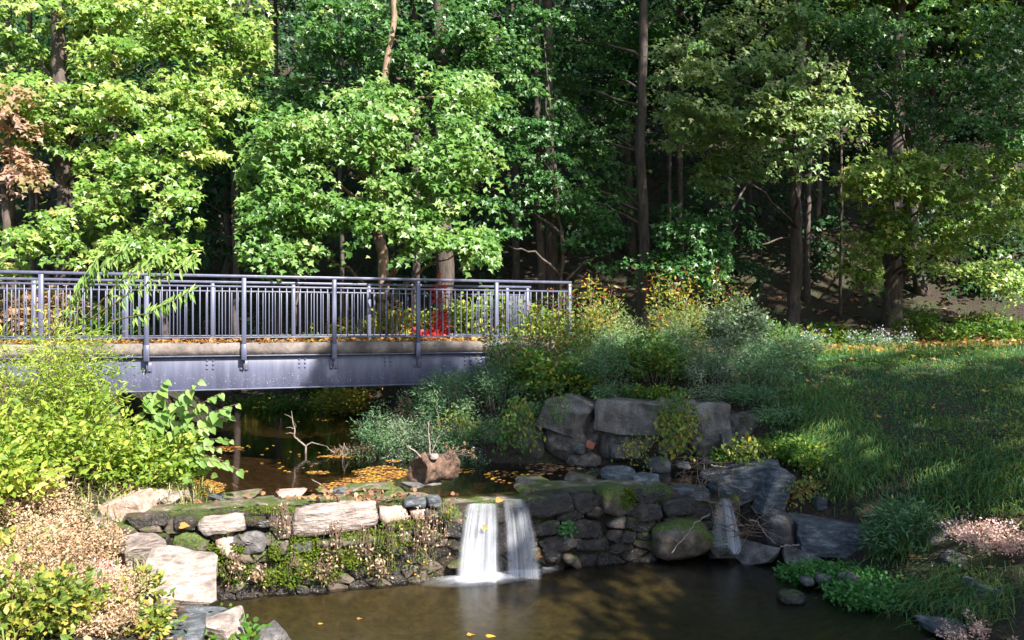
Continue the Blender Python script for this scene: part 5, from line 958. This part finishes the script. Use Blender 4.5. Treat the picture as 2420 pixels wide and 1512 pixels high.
# right bank foreground plants
sh(2110, 1290, 9.2, .7, .4, 36, 60, .1, T_NARROW, 'feather', 1240, name='feathery_weed', cat='weed', label='dark feathery weed beside the large flat topped boulder', side=.08, stem='stem_green', lean=(.1, -.2))
sh(2370, 1330, 8.2, .32, .55, 40, 70, .032, T_OVAL, 'pink_dry', 1241, name='dry_weed', cat='weed', label='pink dry seed plant leaning in at the right edge', side=.045, low=.3, lean=(-1.2, -.2), stem='twig_pale', droop=.2, stem_r=.003)
sh(2330, 1500, 7.0, .3, .4, 16, 40, .03, T_OVAL, 'pink_dry', 1242, name='dry_weed', cat='weed', label='thin pinkish dry stalk in the lower right corner', side=.02, low=.3, lean=(-.6, 0), stem='twig_pale', stem_r=.003)
for k, (u, v, D, sp) in enumerate([(1960, 1370, 8.75, .4), (2050, 1395, 8.45, .5), (2110, 1420, 8.2, .4), (1900, 1370, 8.8, .28), (2030, 1425, 8.15, .35)]):
    p = G(u, v, .0); shrub('cress_patch', ['bright green cress at the back of the patch in the pool', 'bright green cress in the middle of the patch in the pool', 'bright green cress at the right front of the patch', 'thin cress runner at the left tip of the patch', 'bright cress at the front edge of the patch'][k], 'cress', np.array([p[0], p[1], .0]), .2, sp, 56, 34, .04, T_ROUND, 'cress', 1250+k, stem='stem_green', group='cress in the pool', side=.045, low=.2, stem_r=.003)
sh(2000, 1340, 9.2, .4, .25, 8, 16, .07, T_NARROW, 'cress', 1260, name='leafy_plant', cat='plant', label='upright narrow leaved plant behind the cress patch', side=.03, stem='stem_green'); sh(1338, 1255, 9.5, .12, .1, 1, 2, .05, T_ROUND, 'cress', 1261, name='leafy_plant', cat='plant', label='seedling hidden at the foot of the dam', side=.03) if False else None
fr = empty('fern_tuft', W(1338, 1245, damD(1338)-.06), 'small bright green fern growing on the shaded dam face', 'fern'); rg = rngof(61); lb = MB(); c = wloc(fr)+rg.normal(0, .035, (90, 3))*[1.2, .5, 1.3]+[0, -.05, 0]; lb.leaves(c, np.array([.1, -.7, .5])+rg.normal(0, .4, (90, 3)), rg.normal(0, 1, (90, 3)), np.full(90, .04), T_ROUND, rg.uniform(0, 1, 90)); lb.build('foliage', M['cress'], fr)
# dry trailing plants on the sunlit dam face
for k, (u, v0, v1, w, lf, lb_) in enumerate([(790, 1225, 1345, 34, 'dry', 'dry brown trailing weed on the dam, left clump'), (855, 1240, 1345, 32, 'dry', 'dry brown trailing weed on the dam, second clump from left'), (925, 1225, 1350, 32, 'vine_leaf', 'yellow green trailing weed on the dam under the pale block'), (985, 1200, 1330, 30, 'dry', 'dry trailing weed on the dam beside the slate blocks'), (1035, 1190, 1320, 30, 'dry', 'dry reddish weed on the dam left of the waterfall'), (665, 1185, 1290, 16, 'dry', 'thin dry weed beside the long pale slab'), (1060, 1180, 1250, 24, 'vine_leaf', 'green weed at the left lip of the waterfall'), (610, 1330, 1390, 12, 'dry', 'thin reddish roots on the lower left dam face'), (695, 1300, 1370, 14, 'vine_leaf', 'pale green weed hanging on the lower dam face'), (560, 1300, 1385, 18, 'dry', 'dry roots hanging on the dam beside the rock slab'), (760, 1310, 1380, 22, 'dry', 'dry brown weed low on the dam under the moss'), (900, 1310, 1370, 26, 'dry', 'dry brown weed low on the dam, middle of the sunlit part'), (1000, 1290, 1365, 24, 'vine_leaf', 'yellow green weed low on the dam left of the waterfall')]):
    rg = rngof(1300+k); root = empty('trailing_weed', W(u, v0, damD(u)), lb_, 'weed', 'weeds hanging on the dam face'); sb = MB(); lb = MB()
    for q in range(14):
        uu = u+rg.normal(0, w*.5); Dq = damD(uu)-.1; P = polyline([W(uu, v0+rg.uniform(0, 20), Dq), W(uu+rg.normal(0, 8), (v0+v1)/2, Dq-.06), W(uu+rg.normal(0, 14), v0+(v1-v0)*rg.uniform(.5, 1), Dq-.03)], 4, .008, q); sb.tube(P, .0028, 3)
        m = 7; c = P[rg.integers(0, len(P), m)]+rg.normal(0, .02, (m, 3)); lb.leaves(c, rg.normal(0, 1, (m, 3))+[0, -1, .3], rg.normal(0, 1, (m, 3))-[0, 0, .5], .035*rg.uniform(.6, 1.3, m), T_OVAL, rg.uniform(0, 1, m))
    sb.build('stem', M['twig'], root); lb.build('foliage', M[lf], root)
# moss cushions on the dam
rg = rngof(71); mb = MB()
for (u, v, ru, rv, n) in [(860, 1262, 70, 16, 900), (720, 1300, 40, 50, 1100), (960, 1235, 40, 14, 500), (650, 1300, 16, 18, 300), (560, 1290, 16, 16, 300), (800, 1310, 60, 30, 700), (500, 1300, 50, 20, 350), (690, 1345, 30, 40, 500), (1470, 1170, 18, 26, 500), (1660, 1262, 40, 12, 450), (640, 1200, 60, 8, 300), (920, 1275, 60, 20, 500), (560, 1340, 50, 30, 400), (640, 1360, 40, 20, 350), (760, 1350, 50, 20, 350), (880, 1330, 60, 25, 350), (520, 1250, 30, 12, 200)]:
    a = rg.uniform(0, 2*np.pi, n); q = np.sqrt(rg.uniform(0, 1, n)); U = u+np.cos(a)*q*ru; V_ = v+np.sin(a)*q*rv
    Pm = np.array([W(x, y, damD(x)) for x, y in zip(U, V_)]); Pm[:, :2] += DN*rg.uniform(.03, .1, n)[:, None]+(DN*.1 if u in (1470, 1660) else 0); mb.leaves(Pm, np.array([DN[0], DN[1], .6])+rg.normal(0, .5, (n, 3)), rg.normal(0, 1, (n, 3)), rg.uniform(.015, .035, n), T_OVAL, rg.uniform(0, .75, n))
M['moss'] = mat_leaf('moss_tuft', [(0, (.03, .05, .006)), (.6, (.1, .14, .012)), (1, (.22, .26, .03))], .2, .8, .1)
tag(mb.build('moss', M['moss'], loc=(0, 9, .5)), 'green moss cushions spread over the dam stones', 'moss', kind='stuff')

# ------------------------------------------------------------------ grass, fallen leaves
def blades(name, label, P, length, lean, vr, seed, width=.008, flop=.5):
    rg = rngof(seed); n = len(P); a = rg.uniform(0, 2*np.pi, n); d = np.stack([np.cos(a), np.sin(a), 0*a], -1)*rg.uniform(.2, 1.15, n)[:, None]+lean*rg.uniform(0, 1.3, (n, 1))+np.array([(mnoise.noise((x*1.1, y*1.1, 5.))*.9, mnoise.noise((x*1.1, y*1.1, 8.))*.7, 0) for x, y in P[:, :2]]); L_ = length*rg.uniform(.5, 1.2, n)[:, None]
    side = unit(np.cross(d+[0, 0, .01], [0, 0, 1]))*width*rg.uniform(.6, 1.4, n)[:, None]; up = np.array([0, 0, 1.])
    p1 = P+L_*(up*.55+d*.25); p2 = P+L_*(up*(.85-flop*.5)+d*(.6+flop*.3)); p3 = P+L_*(up*(.9-flop)+d*(1.0+flop*.3))
    V = np.stack([P-side, P+side, p1-side*.9, p1+side*.9, p2-side*.6, p2+side*.6, p3], 1); f = np.array([[0, 1, 3], [0, 3, 2], [2, 3, 5], [2, 5, 4], [4, 5, 6]])
    mb = MB(); v = np.clip(rg.normal(np.broadcast_to(vr, n), .16), 0, 1); mb.add(V.reshape(-1, 3), (f[None]+(np.arange(n)*7)[:, None, None]).reshape(-1, 3), np.repeat(v, 7)); return tag(mb.build(name, M['grass'], loc=(0, 0, 0)), label, 'grass', kind='stuff')
rg = rngof(81); n = 90000; X = rg.uniform(3.0, 13, n); Y = 8+8.7*rg.uniform(0, 1, n)**.9; Z = H(X, Y)
edge = 4.2+.0*Y; ok = (Z > .75) & (X > 3.7+np.maximum(0, 11-Y)*.35) & (X < .68*Y+.6) & ~((Y > 12) & (X < 4.2)) & ((Z > 1.0) | (rg.random(n) < .4))
ok |= (X > 3.6) & (Y > 12) & (X < .68*Y+.6) & (rg.random(n) < .6)
clump = np.array([mnoise.noise((x*1.3, y*1.3, 2.)) for x, y in zip(X, Y)]); ok &= rg.random(n) < .75+.5*clump
P = np.stack([X, Y, Z-.01], -1)[ok]; vr = np.clip(.36+.25*clump[ok]+.4*np.clip((P[:, 0]-5.2)/1.5, 0, 1)*np.clip((11.3-P[:, 1])/2, 0, 1), 0, 1)
blades('lawn_grass', 'long green grass covering the right bank', P, .1, np.array([-.1, -.2, 0]), vr, 82, .005, .5)
tuft = []
for (u, v, D, n, r) in [(1960, 1010, 11.2, 1400, .35), (2000, 1080, 10.8, 1500, .35), (1930, 960, 11.7, 1000, .35), (2040, 1140, 10.4, 1400, .35), (1980, 1150, 10.4, 900, .25), (2150, 1280, 9.2, 1100, .22), (2120, 1250, 9.3, 700, .2), (2260, 1180, 9.6, 900, .5), (2300, 1440, 7.6, 500, .35), (2200, 1400, 8.1, 600, .35), (2380, 1220, 9.0, 900, .5)]:
    p = W(u, v, D); q = p[:2]+rg.normal(0, r*.6, (n, 2)); tuft.append(np.stack([q[:, 0], q[:, 1], H(q[:, 0], q[:, 1])-.01], -1))
P = np.concatenate(tuft); blades('bank_grass', 'long drooping grass tufts on the edge of the right bank', P, .24, np.array([-.4, -.35, 0]), .5, 83, .0045, .7)
n = 9000; X = rg.uniform(3.5, 12, n); Y = rg.uniform(12, 17, n); ok = (X < .68*Y) & (rg.random(n) < .5); X, Y = X[ok], Y[ok]; blades('tall_grass', 'taller thin grass along the far edge of the lawn', np.stack([X, Y, H(X, Y)], -1)[Y > 15.5], .3, np.array([-.2, -.2, 0]), .5, 84, .006, .6)
n = 3500; X = rg.uniform(-7, -3.5, n); Y = rg.uniform(5.5, 10, n); Z = H(X, Y); ok = Z > .3; blades('left_bank_grass', 'thin pale grass between the shrubs of the left bank', np.stack([X, Y, Z], -1)[ok], .28, np.array([.1, -.1, 0]), .85, 85, .005, .4)

n = 16000; X = rg.uniform(4.6, 9, n); Y = rg.uniform(7.5, 16, n); Z = H(X, Y); cl = np.array([mnoise.noise((x*.9, y*.9, 12.)) for x, y in zip(X, Y)]); ok = (Z > .7) & (X < .68*Y+.4) & (rg.random(n) < .35+1.1*cl+.5*np.clip((11.5-Y)/2.5, 0, 1)*np.clip((X-5)/.8, 0, 1)); m = ok.sum()
mb = MB(); mb.leaves(np.stack([X, Y, Z+rg.uniform(.03, .17, n)], -1)[ok], np.array([.1, -.3, .8])+rg.normal(0, .45, (m, 3)), rg.normal(0, 1, (m, 3)), rg.uniform(.035, .075, m), T_NARROW, np.clip(rg.normal(.4, .25, m), 0, 1)); tag(mb.build('ground_cover', M['lime_leaf'], loc=(0, 0, 0)), 'yellow green leafy ground cover mixed into the grass', 'ground cover', kind='stuff')
def litter(name, label, P, N, size, mat, seed, tm=T_OVAL, vr=(0, 1)):
    rg = rngof(seed); n = len(P); mb = MB(); mb.leaves(P, N+rg.normal(0, .12, (n, 3)), np.stack([rg.normal(0, 1, n), rg.normal(0, 1, n), 0*P[:, 0]], -1), size*rg.uniform(.6, 1.25, n), tm, rg.uniform(*vr, n)); return tag(mb.build(name, M[mat], loc=(0, 0, 0)), label, 'leaves', kind='stuff')
Zn = lambda n: np.tile([0, 0, 1.], (n, 1))
def on_water(specs, seed):
    rg = rngof(seed); out = []
    for (x, y, rx, ry, n) in specs:
        a = rg.uniform(0, 2*np.pi, n); q = np.sqrt(rg.uniform(0, 1, n))
        for i in range(n): out.append(G(440.9+(x+math.cos(a[i])*q[i]*rx)*.2863, 881.9+(y+math.sin(a[i])*q[i]*ry)*.2863, WATER_UP+.004+.004*rg.random()))
    return np.array(out)
P = on_water([(1620, 820, 230, 55, 420), (1450, 900, 250, 45, 300), (1250, 930, 160, 25, 120), (1240, 685, 160, 10, 70), (300, 620, 190, 22, 110), (120, 940, 190, 70, 330), (1080, 815, 80, 14, 40), (1150, 380, 110, 12, 40), (1700, 720, 60, 12, 30), (650, 270, 320, 16, 120), (2300, 800, 100, 20, 25), (700, 600, 500, 250, 60), (2700, 850, 250, 60, 80), (2500, 680, 250, 40, 60)], 91)
litter('floating_leaves', 'rafts of yellow and orange leaves floating on the stream', P, Zn(len(P))*4, .055, 'litter', 92, T_ROUND, (0, .8))
P = np.array([G(944.9+x*.3644, 881.9+y*.3644, WATER_UP+.02) for x, y in zip(rg.normal(1000, 90, 120), rg.normal(610, 22, 120))]); litter('washed_up_leaves', 'brown leaves washed up on the stones above the dam', P, Zn(len(P))*2, .08, 'litter_brown', 93, T_ROUND)
n = 1500; Xl = rg.uniform(-5.8, 5.8, n); Yl = np.where(rg.random(n) < .5, rg.uniform(.06, .3, n), rg.uniform(.1, 1.9, n)); ca, sa = math.cos(BA), math.sin(BA)
litter('deck_leaves', 'dry brown leaves gathered on the bridge deck', np.stack([-4.221+Xl*ca-Yl*sa, 12.6+Xl*sa+Yl*ca, np.full(n, DECK+.012)+rg.uniform(0, .03, n)], -1), Zn(n)+rg.normal(0, .5, (n, 3)), .07, 'litter', 94, T_ROUND, (.2, .65))
n = 12000; Y = 18+18*rg.uniform(0, 1, n)**1.3; X = rg.uniform(-.7, .7, n)*Y; Z = H(X, Y); ok = Z > 1.6; litter('forest_litter', 'brown fallen leaves carpeting the forest floor', np.stack([X, Y, Z+.04], -1)[ok], Zn(ok.sum())+rg.normal(0, .3, (ok.sum(), 3)), .16, 'litter_brown', 95, T_ROUND)
n = 70; X = rg.uniform(3.5, 11, n); Y = rg.uniform(9, 17.5, n); Z = H(X, Y); ok = (Z > 1) & (X < .66*Y); litter('lawn_leaves', 'yellow and brown leaves scattered over the grass', np.stack([X, Y, Z+.13], -1)[ok], Zn(ok.sum())+[0, -.6, 0], .09, 'litter', 96, T_MAPLE, (.2, .9))
P = np.array([W(u, v, damD(u)+.1) for u, v in zip(rg.normal(840, 120, 130), rg.normal(1172, 7, 130))]); litter('crest_leaves', 'curled dry leaves caught on the dam crest', P, rg.normal(0, 1, (130, 3)), .06, 'litter_brown', 97, T_ROUND, (.3, 1))
P = np.array([W(u, v, 10.3) for u, v in zip(rg.uniform(1850, 2000, 110), rg.uniform(1110, 1200, 110))]); P[:, 2] = H(P[:, 0], P[:, 1])+.05; litter('bank_leaves', 'dry leaves between the rocks of the right bank', P, Zn(110)+rg.normal(0, .4, (110, 3)), .08, 'litter', 98, T_ROUND)
n = 900; X = np.where(rg.random(n) < .6, rg.uniform(-5, -2.3, n), rg.uniform(4.1, 6, n)); Y = rg.uniform(5.5, 9.5, n); Z = H(X, Y); ok = Z > .05; litter('shore_leaves', 'dry leaves strewn on the soil of both near banks', np.stack([X, Y, Z+.05], -1)[ok], Zn(ok.sum())+rg.normal(0, .4, (ok.sum(), 3)), .06, 'litter_brown', 99, T_ROUND)
n = 2600; X = rg.uniform(3, 15, n); Y = rg.uniform(16.0, 23, n); Z = H(X, Y); litter('lawn_edge_litter', 'orange brown leaf litter along the far edge of the lawn', np.stack([X, Y, Z+.07], -1), Zn(n)+rg.normal(0, .5, (n, 3)), .13, 'litter', 100, T_ROUND, (0, .6))
# single leaves that stand out
for k, (lb_, p, nrm, sz, vv) in enumerate([('single orange leaf stuck on the lip of the waterfall', W(1172, 1180, damD(1172)-.08), (0, -.8, .4), .085, .45), ('orange leaf caught at the foot of the shaded waterfall strands', W(1266, 1312, damD(1266)-.22), (.1, -1, .2), .09, .4), ('orange leaf showing through the sunlit waterfall', W(1140, 1245, damD(1140)-.2), (0, -1, .3), .07, .5),
        ('yellow leaf lying on the dam crest', W(731, 1176, damD(731)+.25), (0, -.2, 1), .13, .75), ('reddish brown leaf standing at the left end of the dam crest', W(457, 1187, 9.0), (.3, -.8, .5), .12, .2), ('brown maple leaf on the crest right of the waterfall', W(1228, 1160, 9.95), (0, -.5, .8), .16, .25), ('yellow maple leaf on the crest right of the waterfall', W(1262, 1166, 9.9), (0, -.4, .9), .13, .7), ('yellow leaf floating on the crest water right of the brown leaf', G(1335, 1142, .85), (0, 0, 1), .14, .75),
        ('yellow leaf drifting on the pool at the lower edge, right of two', G(1150, 1504, .01), (0, 0, 1), .09, .78), ('orange leaf drifting on the pool at the lower edge, left of two', G(1102, 1500, .01), (0, 0, 1), .09, .55), ('small yellow leaf drifting near the left rocks', G(752, 1474, .01), (0, 0, 1), .05, .7), ('brown leaf drifting on the pool below the dam', G(842, 1462, .01), (0, 0, 1), .07, .4), ('orange leaf on the wet left part of the dam', W(425, 1242, damD(425)-.1), (0, -.6, .7), .1, .45)]):
    mb = MB(); mb.leaves(np.array([p]), np.array([nrm], float), np.array([[1., .3, -.3]]), np.array([sz]), T_HEART if k % 2 == 0 else T_MAPLE, np.array([vv])); o = mb.build('fallen_leaf', M['litter']); tag(o, lb_, 'leaf')
